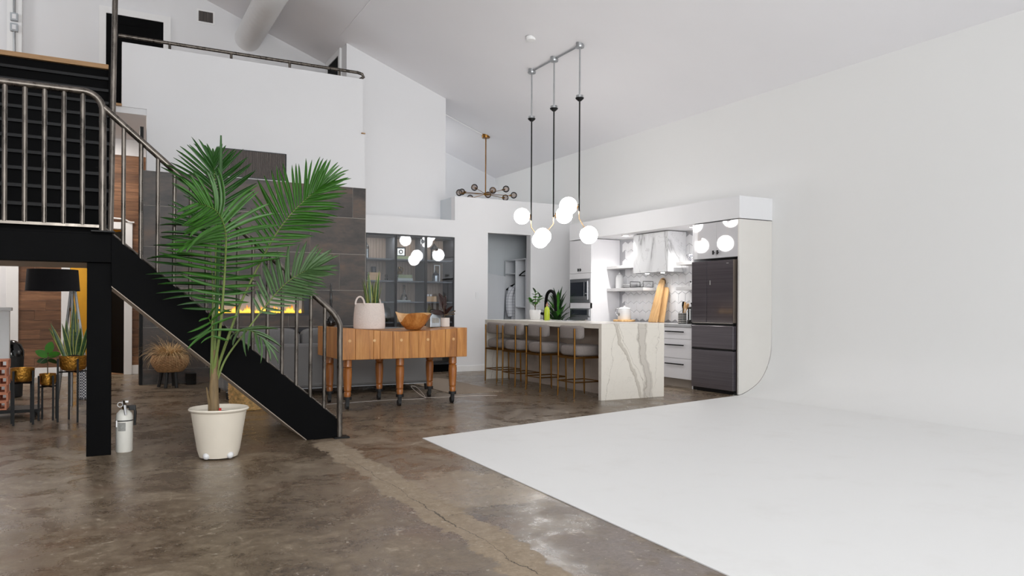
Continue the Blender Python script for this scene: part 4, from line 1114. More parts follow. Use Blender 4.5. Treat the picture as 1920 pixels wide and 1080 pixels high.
# ================================================================== PENDANTS
PX = 5.84
AV = Vector((.8755, -.4832, 0))       # direction in which the paired globes swing out
def pendant(label, y, zbox, zend, g1, g2):
    """g1 = side globe (offset, z), g2 = lower globe (offset, z)"""
    cz = ceil_z(PX)
    t = thing('pendant_light', label, 'pendant light', (PX, y, cz), group='two-globe pendants over the island')
    O = Vector((PX, y, 0))
    MB().lathe([(.055, -.03), (.055, .02)], 20, PX, y, cz).build('ceiling_box', 'conduit', t, smooth=True)
    MB().lathe([(.058, -.05), (.062, -.03)], 20, PX, y, cz).build('cover_plate', 'conduit', t, smooth=True)
    MB().cyl((PX, y, cz - .05), (PX, y, zbox + .03), .011, n=10).build('conduit_drop', 'conduit', t, smooth=True)
    MB().lathe([(.05, .0), (.05, .035), (.03, .04)], 20, PX, y, zbox).build('junction_box', 'conduit', t, smooth=True)
    MB().lathe([(.02, -.045), (.055, -.015), (.06, 0.0)], 20, PX, y, zbox).build('canopy', 'blackmet', t, smooth=True)
    MB().cyl((PX, y, zbox - .04), (PX, y, zend), .0105, n=10).build('black_rod', 'blackmet', t, smooth=True)
    kb = Vector((PX, y, zend - .10))
    G2 = O + AV * g2[0] + Vector((0, 0, g2[1])); G1 = O + AV * g1[0] + Vector((0, 0, g1[1]))
    d_ = (G2 - kb).normalized()
    tip = G2 - d_ * .118
    MB().tube([(PX, y, zend + .005), tuple(kb), tuple(tip)], .0075, 10).build('brass_stem', 'brasslight', t, smooth=True)
    MB().tube([tuple(tip - d_ * .008), tuple(tip + d_ * .012)], .042, 20).build('globe_cap', 'brass', t, smooth=True)
    MB().sphere(G2.x, G2.y, G2.z, .124, 32, 20).build('globe', 'globe', t, smooth=True, ang=90)
    a1 = Vector((PX, y, g1[1] - .01)); d1 = (G1 - a1).normalized()
    MB().tube([tuple(a1), tuple(G1 - d1 * .11)], .0075, 10).build('side_stem', 'brass', t, smooth=True)
    MB().tube([tuple(G1 - d1 * .13), tuple(G1 - d1 * .112)], .042, 20).build('globe_cap', 'brass', t, smooth=True)
    MB().sphere(G1.x, G1.y, G1.z, .124, 32, 20).build('globe', 'globe', t, smooth=True, ang=90)
pendant('two-globe pendant furthest from the refrigerator, over the far end of the island', 9.98, 4.035, 2.462, (-.142, 2.53), (.14, 2.165))
pendant('middle two-globe pendant of the three over the island', 9.335, 4.045, 2.45, (.156, 2.48), (-.156, 2.167))
pendant('two-globe pendant nearest the refrigerator over the island', 8.665, 4.035, 2.464, (-.15, 2.535), (.135, 2.135))
for (ya, yb, lb) in ((9.98, 9.335, 'ceiling conduit joining the far and middle island pendants'), (9.335, 8.665, 'ceiling conduit joining the middle and near island pendants')):
    tag(MB().tube([(PX, ya - .05, ceil_z(PX) - .018), (PX, yb + .05, ceil_z(PX) - .018)], .012, 8).build('pendant_conduit', 'conduit', smooth=True), lb, 'conduit')

# ================================================================== CHANDELIER
ch = thing('chandelier', 'brass branched chandelier with smoked glass globes beyond the closet block', 'chandelier', (6.64, 13.12, ceil_z(6.64)))
cz = ceil_z(6.64)
MB().lathe([(.075, -.045), (.08, -.03), (.08, .03)], 24, 6.64, 13.12, cz).build('canopy', 'brass', ch, smooth=True)
MB().cyl((6.64, 13.12, cz - .04), (6.64, 13.12, 3.35), .012, n=10).build('rod', 'brass', ch, smooth=True)
MB().sphere(6.64, 13.12, 3.34, .035, 16, 10).build('hub', 'brass', ch, smooth=True)
for i in range(9):
    a = 2 * PI * i / 9 + .3; r = .40 if i % 2 else .47; dz = .05 if i % 2 else -.02
    e = Vector((6.64 + r * math.cos(a), 13.12 + r * math.sin(a), 3.34 + dz))
    ar = MB().tube([(6.64, 13.12, 3.34), tuple(e)], .006, 8).build('arm', 'brass', ch, smooth=True)
    dv = Vector((math.cos(a), math.sin(a), .1)).normalized()
    MB().tube([tuple(e), tuple(e + dv * .05)], .018, 10).build('socket', 'brass', ar, smooth=True)
    g = e + dv * .085
    MB().sphere(g.x, g.y, g.z, .066, 20, 12).build('glass_globe', 'smoked', ar, smooth=True)

# ================================================================== CLOSET CONTENTS
cl = thing('wardrobe_unit', 'open white wardrobe unit with compartments inside the closet', 'wardrobe', (7.2, 12.47, 0))
WX = 6.95
for y in (12.06, 12.45, 12.86):
    MB().box(WX, 7.5, y, y + .02, 0, 2.04).build('upright', 'closetw', cl)
MB().box(7.49, 7.5, 12.06, 12.88, 0, 2.04).build('back', 'closetw', cl)
for (y0, y1, zs) in ((12.08, 12.45, (2.02, 1.12, .05)), (12.47, 12.86, (2.02, 1.76, .05))):
    for z in zs:
        MB().box(WX, 7.49, y0, y1, z, z + .02).build('shelf', 'closetw', cl)
MB().cyl((7.2, 12.08, 1.93), (7.2, 12.45, 1.93), .014, n=10).build('rail', 'chrome', cl, smooth=True)
MB().cyl((7.2, 12.47, 1.68), (7.2, 12.86, 1.68), .014, n=10).build('rail', 'chrome', cl, smooth=True)
MB().cyl((7.2, 12.08, 1.03), (7.2, 12.45, 1.03), .014, n=10).build('rail', 'chrome', cl, smooth=True)
def hanger(y, z, label, x0=7.2, w_=.24):
    t = thing('clothes_hanger', label, 'hanger', (x0, y, z), group='black hangers in the closet')
    MB().tube(catmull([(x0 - w_, y, z - .2), (x0 - w_ * .55, y, z - .12), (x0, y, z - .075), (x0 + w_ * .55, y, z - .12), (x0 + w_, y, z - .2)], 5), .013, 8).build('shoulders', 'black', t, smooth=True)
    MB().cyl((x0 - w_, y, z - .2), (x0 + w_, y, z - .2), .008, n=8).build('bar', 'black', t, smooth=True)
    MB().tube(catmull([(x0, y, z - .075), (x0, y, z - .03), (x0 + .025, y, z), (x0, y, z + .022), (x0 - .02, y, z + .01)], 4), .004, 6).build('hook', 'chrome', t, smooth=True)
hanger(12.33, 1.925, 'empty black hanger in the upper closet compartment')
hanger(12.80, 1.665, 'black hanger at the far end of the lower closet rail', w_=.26)
hanger(12.74, 1.665, 'black hanger just behind the plaid shirt', w_=.26)
hanger(12.68, 1.665, 'black hanger holding the plaid shirt', w_=.25)
sh = MB()
rings = []
for i, (z, wd, dp) in enumerate(((1.60, .07, .03), (1.56, .15, .045), (1.48, .235, .06), (1.3, .225, .065), (1.1, .22, .06), (.9, .225, .05), (.72, .24, .05))):
    rings.append([(7.2 + wd * math.copysign(abs(math.cos(a)) ** .7, math.cos(a)) + .008 * math.sin(5 * a + i), 12.68 + (dp + .012 * math.sin(4 * a + i * 1.3)) * math.sin(a), z) for a in [2 * PI * j / 28 for j in range(28)]])
sh.rings(rings)
for s in (-1, 1):
    sh.tube(catmull([(7.2 + s * .2, 12.68, 1.5), (7.2 + s * .27, 12.66, 1.3), (7.2 + s * .27, 12.65, 1.08), (7.2 + s * .26, 12.64, .95)], 4), [.07] * 9 + [.06, .055, .05, .045], 12)
tag(sh.build('hanging_shirt', 'shirt', smooth=True, ang=70), 'pale plaid long-sleeved shirt hanging in the closet', 'shirt')
lp = MB().box(-.27, .27, -.015, .015, 0, 1.75).build('leaning_panel', 'closetw', bevel=.004)
lp.location = (6.45, 12.62, .045); lp.rotation_euler = (math.radians(-8), math.radians(8), 0)
tag(lp, 'pale flat board leaning at a slant against the closet back wall', 'board')
tag(MB().box(5.82, 5.89, YH - .01, YH, 1.27, 1.39).box(5.84, 5.87, YH - .014, YH - .01, 1.29, 1.37).build('light_switch', 'sockets', bevel=.002), 'white rocker switch beside the closet doorway', 'switch')

# ================================================================== GLASS DISPLAY CABINET
dc = thing('display_cabinet', 'dark framed glass display cabinet with shelves', 'cabinet', (4.62, 12.1, .14))
CX = [3.82, 4.345, 4.883, 5.413]
CZ0, CZ1 = .14, 2.33
MB().box(3.82, 5.413, 12.36, 12.40, CZ0, CZ1).build('back_panel', 'cabback', dc)
for i in range(30):
    x = 3.85 + i * .0525
    MB().box(x, x + .036, 12.352, 12.36, CZ0 + .03, CZ1 - .03).build('slat', 'cabback', dc)
MB().box(3.82, 5.413, 11.90, 12.35, CZ0, CZ0 + .03).build('bottom_board', 'darkframe', dc)
MB().box(3.82, 5.413, 11.90, 12.35, CZ1 - .03, CZ1).build('top_board', 'darkframe', dc)
for i, x in enumerate(CX):
    MB().box(x - (.012 if i else 0), x + (.012 if i < 3 else 0), 11.90, 12.36, CZ0 + .03, CZ1 - .03).build('upright', 'darkframe' if i in (0, 3) else 'cabshelf', dc)
SZ = [.52, .87, 1.215, 1.565, 1.93]
for i in range(3):
    for z in SZ:
        MB().box(CX[i] + .013, CX[i + 1] - .013, 11.93, 12.35, z - .022, z).build('shelf', 'cabshelf', dc)
for i in range(3):
    a, b = CX[i] + .003, CX[i + 1] - .003
    fw = .016
    f = MB().prism([(a, CZ0), (b, CZ0), (b, CZ1 - .003), (a, CZ1 - .003), (a, CZ1 - .003 - fw), (b - fw, CZ1 - .003 - fw), (b - fw, CZ0 + fw), (a + fw, CZ0 + fw), (a + fw, CZ1 - .003 - fw), (a, CZ1 - .003 - fw)], 'y', 11.872, 11.898).build('door_frame', 'darkframe', dc)
    MB().box(a + fw, b - fw, 11.883, 11.887, CZ0 + fw, CZ1 - fw - .003).build('pane', 'pane', f)
MB().box(3.85, 5.40, 12.0, 12.36, 0, .14).build('plinth', 'black', dc)

for i in range(3):
    l = area('cabinet_fill', ((CX[i] + CX[i + 1]) / 2, 11.93, CZ1 - .04), ((CX[i] + CX[i + 1]) / 2, 12.2, 1.0), .4, .03, 2.4, (1, .96, .9))  # added light in each bay to lift the dark interior, no LED strip
def book(x, y, z, w_, d_, h, mt, label, group, rz=0.0):
    t = thing('book', label, 'book', (x, y, z), rz, group)
    MB().box(-w_ / 2, w_ / 2, -d_ / 2, d_ / 2, 0, .004).box(-w_ / 2, w_ / 2, -d_ / 2, d_ / 2, h - .004, h).box(-w_ / 2, w_ / 2, -d_ / 2, -d_ / 2 + .005, .004, h - .004).build('cover', mt, t, rel=False)
    MB().box(-w_ / 2 + .004, w_ / 2 - .004, -d_ / 2 + .005, d_ / 2 - .006, .004, h - .004).build('pages', 'paper', t, rel=False)
    return t
P3 = ['bottom', 'middle', 'top']
for i in range(3):
    book(4.02, 12.06, 1.566 + i * .043, .19, .15, .042, 'book_tan', P3[i] + ' tan book in the left glass cabinet bay', 'tan books in the left cabinet bay', .03 * (i - 1))
    book(5.03, 12.06, 1.216 + i * .031, .19, .15, .03, 'book_tan', P3[i] + ' tan book in the right glass cabinet bay', 'tan books in the right cabinet bay', .04 * (1 - i))
for i in range(4):
    book(4.55 + (.0, .0, -.01, .0)[i], 12.06, 1.566 + (0, .023, .046, .069)[i], (.27, .27, .25, .25)[i], .16, .022 if i < 3 else .034, 'book_grey' if i < 2 else 'book_green', ['lowest pale', 'second lowest pale', 'thin green', 'topmost green'][i] + ' book of the stack under the brass jug', 'books under the brass jug', .02 * i)
book(4.50, 12.06, 1.931, .26, .17, .05, 'book_green', 'thick green boxed book under the little framed picture', None)
book(4.53, 12.06, 1.216, .24, .16, .022, 'book_grey', 'pale book under the glass decanter', None)
t = thing('picture_frame', 'small black framed picture of a ring standing on a green book', 'picture', (4.50, 12.08, 1.983))
MB().prism([(4.42, 1.983), (4.58, 1.983), (4.58, 2.135), (4.42, 2.135), (4.42, 2.12), (4.565, 2.12), (4.565, 1.998), (4.42, 1.998)], 'y', 12.05, 12.065).box(4.42, 4.435, 12.05, 12.065, 1.983, 2.135).build('frame', 'black', t)
MB().box(4.435, 4.565, 12.058, 12.064, 1.998, 2.12).build('mat_board', 'trim', t)
MB().tube([(4.50 + .03 * math.cos(a), 12.056, 2.06 + .03 * math.sin(a)) for a in [2 * PI * i / 20 for i in range(21)]], .007, 6).build('ring_print', 'black', t)
t = thing('brass_jug', 'small aged brass jug on a stack of green books', 'jug', (4.47, 12.06, 1.669))
MB().lathe([(.035, 0), (.055, .02), (.058, .05), (.03, .09), (.02, .11), (.024, .135), (.02, .135)], 24, 4.47, 12.06, 1.6695).build('body', 'agedbrass', t, smooth=True)
MB().tube(catmull([(4.495, 12.06, 1.795), (4.535, 12.06, 1.785), (4.54, 12.06, 1.74), (4.515, 12.06, 1.71)], 4), .005, 8).build('handle', 'agedbrass', t, smooth=True)
t = thing('glass_decanter', 'clear glass decanter with stopper in the middle cabinet bay', 'decanter', (4.56, 12.06, 1.239))
MB().lathe([(.06, 0), (.062, .02), (.05, .07), (.018, .12), (.014, .19), (.022, .2)], 24, 4.56, 12.06, 1.2395, cap1=False).build('body', 'clear', t, smooth=True)
MB().lathe([(.012, .19), (.012, .21), (.022, .24), (.001, .265)], 16, 4.56, 12.06, 1.2395).build('stopper', 'clear', t, smooth=True)
for (x, lb, r_) in ((3.98, 'slim blush clay bottle vase nearest the cabinet side', .022), (4.10, 'slim blush clay bottle vase with a longer neck', .03)):
    tag(MB().lathe([(r_ * .7, 0), (r_, .03), (r_ * .95, .08), (.009, .15), (.008, .23), (.011, .245)], 20, x, 12.06, 1.2155).build('clay_vase', 'terravase', smooth=True), lb, 'vase', 'clay vases in the left cabinet bay')
tag(MB().lathe([(.06, 0), (.10, .03), (.115, .12), (.09, .22), (.03, .28), (.022, .33), (.028, .335)], 28, 4.22, 12.07, .8705).build('green_demijohn', 'greenglass', smooth=True), 'bulbous green glass bottle low in the left cabinet bay', 'bottle')
tag(MB().box(4.38, 4.56, 12.0, 12.16, .8705, .97).build('woven_box', 'rattan', bevel=.006), 'small woven box low in the middle cabinet bay', 'box')
t = thing('candle_jar', 'glass candle lantern with dark conical lid on the top left cabinet shelf', 'lantern', (3.87, 12.05, 1.931))
MB().lathe([(.045, 0), (.045, .19)], 20, 3.89, 12.05, 1.931, cap1=False).build('glass', 'clear', t, smooth=True)
MB().lathe([(.032, .004), (.032, .15)], 18, 3.89, 12.05, 1.931).build('candle', 'ceramic', t, smooth=True)
MB().lathe([(.05, .19), (.012, .25), (.01, .27)], 20, 3.89, 12.05, 1.931).build('lid', 'blackmet', t, smooth=True)
t = thing('cone_lantern', 'glass cylinder lantern with dark conical lid on the top right cabinet shelf', 'lantern', (5.12, 12.08, 1.931))
MB().lathe([(.062, 0), (.062, .2)], 24, 5.12, 12.08, 1.931, cap1=False).build('glass', 'clear', t, smooth=True)
MB().lathe([(.04, .003), (.04, .16)], 20, 5.12, 12.08, 1.931).build('candle', 'paper', t, smooth=True)
MB().lathe([(.085, .2), (.02, .27), (.012, .28), (.012, .3)], 24, 5.12, 12.08, 1.931).build('lid', 'blackmet', t, smooth=True)
tag(MB().lathe([(.04, 0), (.042, .01), (.042, .09), (.038, .095)], 22, 4.02, 12.06, 1.697).build('dark_tin', 'darkframe', smooth=True), 'dark round tin on the tan books', 'tin')
tag(MB().lathe([(.02, 0), (.03, .02), (.012, .05), (.024, .08), (.01, .11)], 16, 4.25, 12.08, 1.5655).build('glass_figurine', 'clear', smooth=True), 'tiny clear glass figurine beside the tan books', 'figurine')
tag(MB().lathe([(.06, 0), (.062, .01), (.062, .1), (.055, .105)], 24, 5.14, 12.06, 1.5655).build('round_tin', 'tin', smooth=True), 'round pale metal tin in the right cabinet bay', 'tin')
tag(MB().lathe([(.062, 0), (.05, .03), (.016, .06), (.012, .085)], 24, 5.14, 12.06, 1.6715).build('cone_weight', 'darkframe', smooth=True), 'dark cone resting on the round pale tin', 'cone')
tag(MB().prism([(5.15, 1.7), (5.163, 1.7), (5.163, 1.847), (5.247, 1.847), (5.247, 1.5655), (5.26, 1.5655), (5.26, 1.86), (5.15, 1.86)], 'y', 12.15, 12.165).build('open_frame', 'trim'), 'white open rectangular frame sculpture in the right cabinet bay', 'sculpture')
for i, x in enumerate((4.985, 5.035)):
    tag(MB().box(x - .017, x + .017, 12.02, 12.054, 1.3095, 1.3435).build('white_die', 'ceramic', bevel=.004), ['left', 'right'][i] + ' little white die on the tan books', 'die', 'white dice on tan books')

# ================================================================== SOFA
so = thing('sofa', 'grey fabric sofa seen from behind, facing the fireplace', 'sofa', (2.65, 10.0, 0))
SX0, SX1 = 1.32, 4.0
MB().box(SX0, SX1, 9.50, 9.72, .10, .655).build('back', 'sofa', so, bevel=.035)
MB().box(SX0 + .2, SX1 - .2, 9.72, 10.45, .10, .30).build('base', 'sofa', so, bevel=.02)
for x in (SX0, SX1 - .2):
    MB().box(x, x + .2, 9.72, 10.45, .10, .58).build('arm', 'sofa', so, bevel=.03)
for i in range(3):
    x = SX0 + .21 + i * .76
    rbox(MB(), x, x + .75, 9.78, 10.46, .30, .46, .35, 32, 10, .2).build('seat_cushion', 'sofa', so, smooth=True, ang=80)
    o = rbox(MB(), x, x + .745, 9.70, 9.92, .44, .85, .45, 36, 12, .25).build('back_cushion', 'sofa', so, smooth=True, ang=80)
MB().box(SX0 + .03, SX1 - .03, 9.512, 9.52, .09, .10).build('hem_piping', 'greybox', so)
for (x, y) in ((SX0 + .06, 9.56), (SX1 - .06, 9.56), (SX0 + .06, 10.4), (SX1 - .06, 10.4)):
    MB().cyl((x, y, 0), (x, y, .10), .022, .03, n=12).build('leg', 'legblack', so, smooth=True)
o = rbox(MB(), -.22, .22, -.07, .07, 0, .40, .5, 32, 10, .35).build('throw_pillow', 'rope', smooth=True, ang=80)
o.location = (1.86, 9.98, .455); o.rotation_euler = (math.radians(-18), 0, .2)
tag(o, 'pale throw pillow peeking over the sofa back behind the palm', 'pillow')

ru = MB(); ru.box(4.02, 4.74, 8.85, 10.9, .0, .008)
tag(ru.build('area_rug', 'rug'), 'tan and brown patterned rug on the floor beyond the butcher block', 'rug')
tag(MB().tube(catmull([(2.3, 8.55, .006), (3.0, 8.62, .006), (3.42, 8.56, .006), (3.56, 8.66, .006), (3.50, 8.8, .12), (3.42, 8.78, .13), (3.5, 8.6, .03), (3.6, 8.56, .012), (4.1, 8.5, .014), (4.45, 8.44, .006)], 6), .0022, 6).build('floor_cable', 'matteceramic', smooth=True), 'thin white cable lying on the floor under the butcher block', 'cable')

# ================================================================== BUTCHER BLOCK
bb = thing('butcher_block_table', 'old maple butcher block table with sagging top on six turned caster legs', 'table', (3.05, 8.45, 0))
BX0, BX1, BY0, BY1, BZ0 = 2.31, 3.795, 7.96, 9.0, .548
def topz(x): 
    u = (x - BX0) / (BX1 - BX0)
    return .893 - .040 * math.sin(PI * u) ** 1.4 - .006 * u
cuts = [BX0, 2.455, 2.66, 2.735, 2.88, 3.075, 3.19, 3.33, 3.52, 3.665, BX1]
for a, b in zip(cuts[:-1], cuts[1:]):
    m_ = MB(); g = .0012
    xs = [a + g + (b - a - 2 * g) * i / 4 for i in range(5)]
    poly = [(x, topz(x)) for x in reversed(xs)] + [(a + g, BZ0), (b - g, BZ0)]
    m_.prism(poly, 'y', BY0, BY1).build('stave', 'butcher', bb, bevel=.004)
for x in (2.39, 2.667, 2.98, 3.30, 3.62):
    m_ = MB(); m_.cyl((x, BY0 - .004, .755), (x, BY0 + .02, .755), .0165, n=18).build('dowel_plug', 'bowlin', bb, smooth=True)
def leg(x, y, r):
    pr_ = [(.046, .548), (.046, .475), (.048, .468), (.036, .458), (.048, .448), (.046, .44), (.049, .40), (.045, .30), (.039, .215), (.041, .205), (.032, .195), (.039, .186), (.033, .135)]
    m_ = MB(); m_.lathe([(q * r, z) for q, z in reversed(pr_)], 20, x, y, 0)
    l = m_.build('leg', 'turned', bb, smooth=True, ang=60)
    MB().lathe([(.044, .105), (.044, .137)], 18, x, y, 0).box(x - .02, x + .02, y - .012, y + .012, .05, .11).build('caster_fork', 'rubber', l, smooth=True)
    w1 = MB(); w1.cyl((x - .016, y + .02, .036), (x + .016, y + .02, .036), .036, n=20).build('caster_wheel', 'rubber', l, smooth=True)
for x in (2.40, 3.005, 3.66):
    leg(x, 8.07, 1.0); leg(x - .02, 8.72, 1.0)

# on the block
t = thing('rope_basket', 'white coiled rope basket with loop handles on the butcher block', 'basket', (2.70, 8.24, .885))
zb = topz(2.60) + .003
MB().lathe([(.172 + .012 * (i / 32) ** .5 - .0 + (.0025 if i % 2 else 0) - .028 * (i / 32) ** 2, .29 * i / 32) for i in range(33)], 48, 2.70, 8.24, zb, cap1=False).build('body', 'rope', t, smooth=True, ang=80)
MB().lathe([(.001, .004), (.14, .25)], 32, 2.70, 8.24, zb, cap1=False).build('soil', 'soil', t)
for s in (-1, 1):
    MB().tube([(2.70 - .09 + s * .065 * 1 + .05 * math.cos(a) + (.12 if s > 0 else 0), 8.24 + s * .09 - .05, zb + .275 + .085 * math.sin(a)) for a in [PI * i / 10 for i in range(11)]], .010, 8).build('handle', 'rope', t, smooth=True)
sn = thing('snake_plant', 'variegated snake plant growing in the white rope basket', 'plant', (2.70, 8.24, zb + .2))
rnd = random.Random(11)
for i in range(14):
    a = rnd.uniform(0, 2 * PI); r = rnd.uniform(.01, .07)
    MB().blade((2.72 + r * math.cos(a), 8.24 + r * math.sin(a), zb + .19), (math.cos(a) * .16 + rnd.uniform(-.1, .06), math.sin(a) * .12, 1), (math.cos(a + 1.3 + rnd.uniform(-.7, .7)), math.sin(a + 1.3) * .5, 0), rnd.uniform(.26, .5), .052, 0, 6, .18, 0, 1, prof=lambda q: max(.05, (1 - q ** 4)) * (.75 + .25 * math.sin(PI * q)), twist=rnd.uniform(-.6, .6)).build('leaf', ['snake', 'snakeedge'], sn, smooth=True)
# carved bowl
bw = thing('carved_bowl', 'large rustic carved wooden bowl with wavy broken rim on the butcher block', 'bowl', (3.245, 8.27, topz(3.245)))
def adiff(a, b): return ((a - b) + PI) % (2 * PI) - PI
def rim(a): return .195 + .006 * math.sin(3 * a) - .10 * math.exp(-(adiff(a, 3.62) / .27) ** 2) + .012 * math.exp(-(adiff(a, 2.8) / .3) ** 2) - .02 * math.exp(-(adiff(a, 5.3) / .25) ** 2)
m_ = MB(); n = 64; rings = []
pr_ = [(.07, 0.0), (.085, .006), (.125, .05), (.168, .11), (.197, .17), (.208, .2)]
pin = [(.198, .2), (.185, .165), (.152, .105), (.10, .05), (.05, .03), (.001, .026)]
cxb, cyb, zbw = 3.245, 8.27, topz(3.245) + .004
def ring_(r, z):
    out = []
    for j in range(n):
        a = 2 * PI * j / n
        hh = rim(a) / .2
        out.append((cxb + r * (1 + .05 * math.sin(2 * a + 1)) * math.cos(a), cyb + r * .92 * math.sin(a), zbw + z * (1 if z < .03 else hh)))
    return out
m_.rings([ring_(r, z) for r, z in pr_], True, True, False, 0)
m_.rings([ring_(r, z) for r, z in [pr_[-1]] + pin], True, False, True, 1)
m_.build('bowl', ['bowlwood', 'bowlin'], bw, smooth=True)
# tin canister and planter
t = thing('vintage_tin', 'square galvanised tin with sloped shoulders behind the carved bowl', 'tin', (3.60, 8.5, .885))
zt = topz(3.6) + .002
MB().prism([(3.525, 0 + zt), (3.665, 0 + zt), (3.665, .13 + zt), (3.63, .17 + zt), (3.56, .17 + zt), (3.525, .13 + zt)], 'y', 8.43, 8.57).build('body', 'tin', t, bevel=.008)
MB().lathe([(.022, .17), (.022, .195)], 16, 3.595, 8.50, zt).build('cap', 'tin', t, smooth=True)
MB().tube(catmull([(3.56, 8.50, zt + .17), (3.55, 8.50, zt + .205), (3.60, 8.50, zt + .215), (3.64, 8.50, zt + .2), (3.64, 8.50, zt + .165)], 4), .005, 8).build('handle', 'blackmet', t, smooth=True)
MB().box(3.55, 3.64, 8.4285, 8.43, zt + .055, zt + .115).build('paper_label', 'label', t)
t = thing('rubber_plant', 'burgundy rubber plant in a small white pot at the right end of the butcher block', 'plant', (3.715, 8.42, .885))
zt = topz(3.715) + .002
MB().lathe([(.052, 0), (.056, .004), (.056, .11), (.05, .11), (.048, .09)], 26, 3.715, 8.42, zt).build('pot', 'matteceramic', t, smooth=True)
MB().tube([(3.715, 8.42, zt + .08), (3.70, 8.42, zt + .2), (3.69, 8.42, zt + .28)], .005, 7).build('stem', 'twig', t, smooth=True)
for (dv, L, wd, z) in (((-.35, -.1, 1), .17, .085, .2), ((.12, .1, 1), .17, .05, .17), ((-1, .1, .15), .13, .055, .16), ((.5, -.2, .6), .12, .045, .14), ((-.1, .3, 1), .15, .06, .19), ((-.2, -.5, .1), .1, .05, .12)):
    MB().blade((3.70, 8.42, zt + z), dv, (dv[2] * .8 + .2, .5, -dv[0]), L * 1.3, wd * 1.35, .6, 6, .1, prof=lambda q: math.sin(PI * min(.98, .08 + .9 * q)) ** .7).build('leaf', 'leafburg', t, smooth=True)
for (dv, L) in (((1, 0, .35), .16), ((1, .1, .1), .15)):
    b0 = Vector((3.70, 8.42, zt + .14)); d_ = Vector(dv).normalized()
    MB().tube([b0, b0 + d_ * L * .6, b0 + d_ * L], [.005, .004, .007], 7).build('twig', 'twig', t, smooth=True)
tag(MB().lathe([(.03, 0), (.055, .012), (.062, .045), (.058, .08), (.03, .11), (.017, .13), (.02, .2), (.013, .27), (.019, .3), (.012, .34), (.015, .38), (.009, .43), (.012, .46), (.006, .5), (.001, .52)], 24, 2.43, 8.86, topz(2.43) + .002).build('finial_vase', 'blackgloss', smooth=True), 'glossy black ball-based finial ornament at the left end of the butcher block', 'ornament')

# ================================================================== BASKETS BY THE SOFA AND WALL
def woven(name, cx, cy, z0, prof_fn, rows_, nth, amp, mt, parent):
    rings = []
    for i in range(rows_ * 2 + 1):
        z, r = prof_fn(i / (rows_ * 2))
        rg = []
        for j in range(nth):
            a = 2 * PI * j / nth
            k = ((i // 2) % 2) * PI
            rr = r + amp * math.sin(nth / 4 * a + k) + (amp * .8 if i % 2 else -amp * .3)
            rg.append((cx + rr * math.cos(a), cy + rr * math.sin(a), z0 + z))
        rings.append(rg)
    return MB().rings(rings, True, True, False).build(name, mt, parent, smooth=True, ang=80)
t = thing('seagrass_basket', 'golden woven seagrass basket behind the stair stringer', 'basket', (1.46, 8.62, 0))
woven('body', 1.46, 8.62, 0, lambda u: (.40 * u, .165 + .045 * math.sin(PI * (.15 + .6 * u))), 15, 80, .006, 'seagrass', t)
MB().tube([(1.46 + .2 * math.cos(2 * PI * i / 30), 8.62 + .2 * math.sin(2 * PI * i / 30), .40) for i in range(31)], .013, 8).build('rim', 'seagrass', t, smooth=True)
gp = thing('basket_planter', 'wicker basket planter on three black peg legs by the tiled wall', 'planter', (.88, 11.38, 0))
woven('basket', .88, 11.38, .215, lambda u: (.23 * u, .155 + .085 * math.sin(PI * .5 * min(1, u * 1.5)) - .015 * max(0, u - .75) * 4), 13, 96, .005, 'wicker', gp)
for a in (-2.0, -1.1, 1.2, 2.6):
    MB().cyl((.88 + .16 * math.cos(a), 11.38 + .16 * math.sin(a), 0), (.88 + .12 * math.cos(a), 11.38 + .12 * math.sin(a), .225), .022, .028, n=12).build('leg', 'legblack', gp, smooth=True)
dg = thing('dry_grass_plant', 'tuft of dry straw-coloured ornamental grass drooping over the wicker planter', 'plant', (.88, 11.38, .4))
m_ = MB(); rnd = random.Random(21)
for i in range(520):
    a = rnd.uniform(0, 2 * PI); r = rnd.uniform(0, .13)
    tilt = rnd.uniform(.25, 1.5)
    m_.blade((.88 + r * math.cos(a), 11.38 + r * math.sin(a), .42), (math.cos(a) * tilt, math.sin(a) * tilt, 1), (-math.sin(a), math.cos(a), 0), rnd.uniform(.22, .42), .008, droop=rnd.uniform(3.0, 8), segs=6, fold=.05, prof=lambda q: max(.2, 1 - q * .8))
m_.build('grass_blades', 'drygrass', dg, kind='stuff')
tag(MB().box(1.10, 1.24, 11.58, 11.76, 0, .17).build('speaker_box', 'blackgloss', bevel=.008), 'small glossy black box on the floor beside the wicker planter', 'box')

# ================================================================== LEFT CORNER BELOW THE LANDING
def brass_pot(mb, x, y, z, r, h):
    return mb.lathe([(r * .55, 0), (r * .85, h * .1), (r, h * .35), (r, h * .97), (r * 1.01, h), (r * .93, h), (r * .92, h * .6)], 36, x, y, z, mod=lambda q, zz, a, i: q * (1 + .008 * math.sin(17 * a + i * 2) * (1 if i in (2, 3) else 0)))
MAT['hammered'] = M('hammered_gold', c(196, 142, 62), 0.3, metal=0.95, var=0.3, scale=46, stretch=(1, 1, 1), bmp=0.7)
def plant_stand(label, x, y, r, zp, h, rot):
    s_ = thing('plant_stand', label, 'plant stand', (x, y, 0), group='black metal plant stands under the landing')
    for k in range(4):
        a = rot + k * PI / 2
        cx, cy = x + (r + .012) * math.cos(a), y + (r + .012) * math.sin(a)
        MB().box(cx - .009, cx + .009, cy - .009, cy + .009, 0, zp + h * .82).build('leg', 'blackmet', s_)
    for k in range(2):
        a = rot + k * PI / 2
        MB().cyl((x + (r + .01) * math.cos(a), y + (r + .01) * math.sin(a), zp - .008), (x - (r + .01) * math.cos(a), y - (r + .01) * math.sin(a), zp - .008), .007, n=8).build('crossbar', 'blackmet', s_)
    return s_
plant_stand('black metal plant stand holding the empty-looking gold bowl at far left', -.62, 8.45, .098, .40, .135, .95)
plant_stand('shortest black metal plant stand holding the little fiddle-leaf seedling', -.428, 8.68, .075, .335, .125, .6)
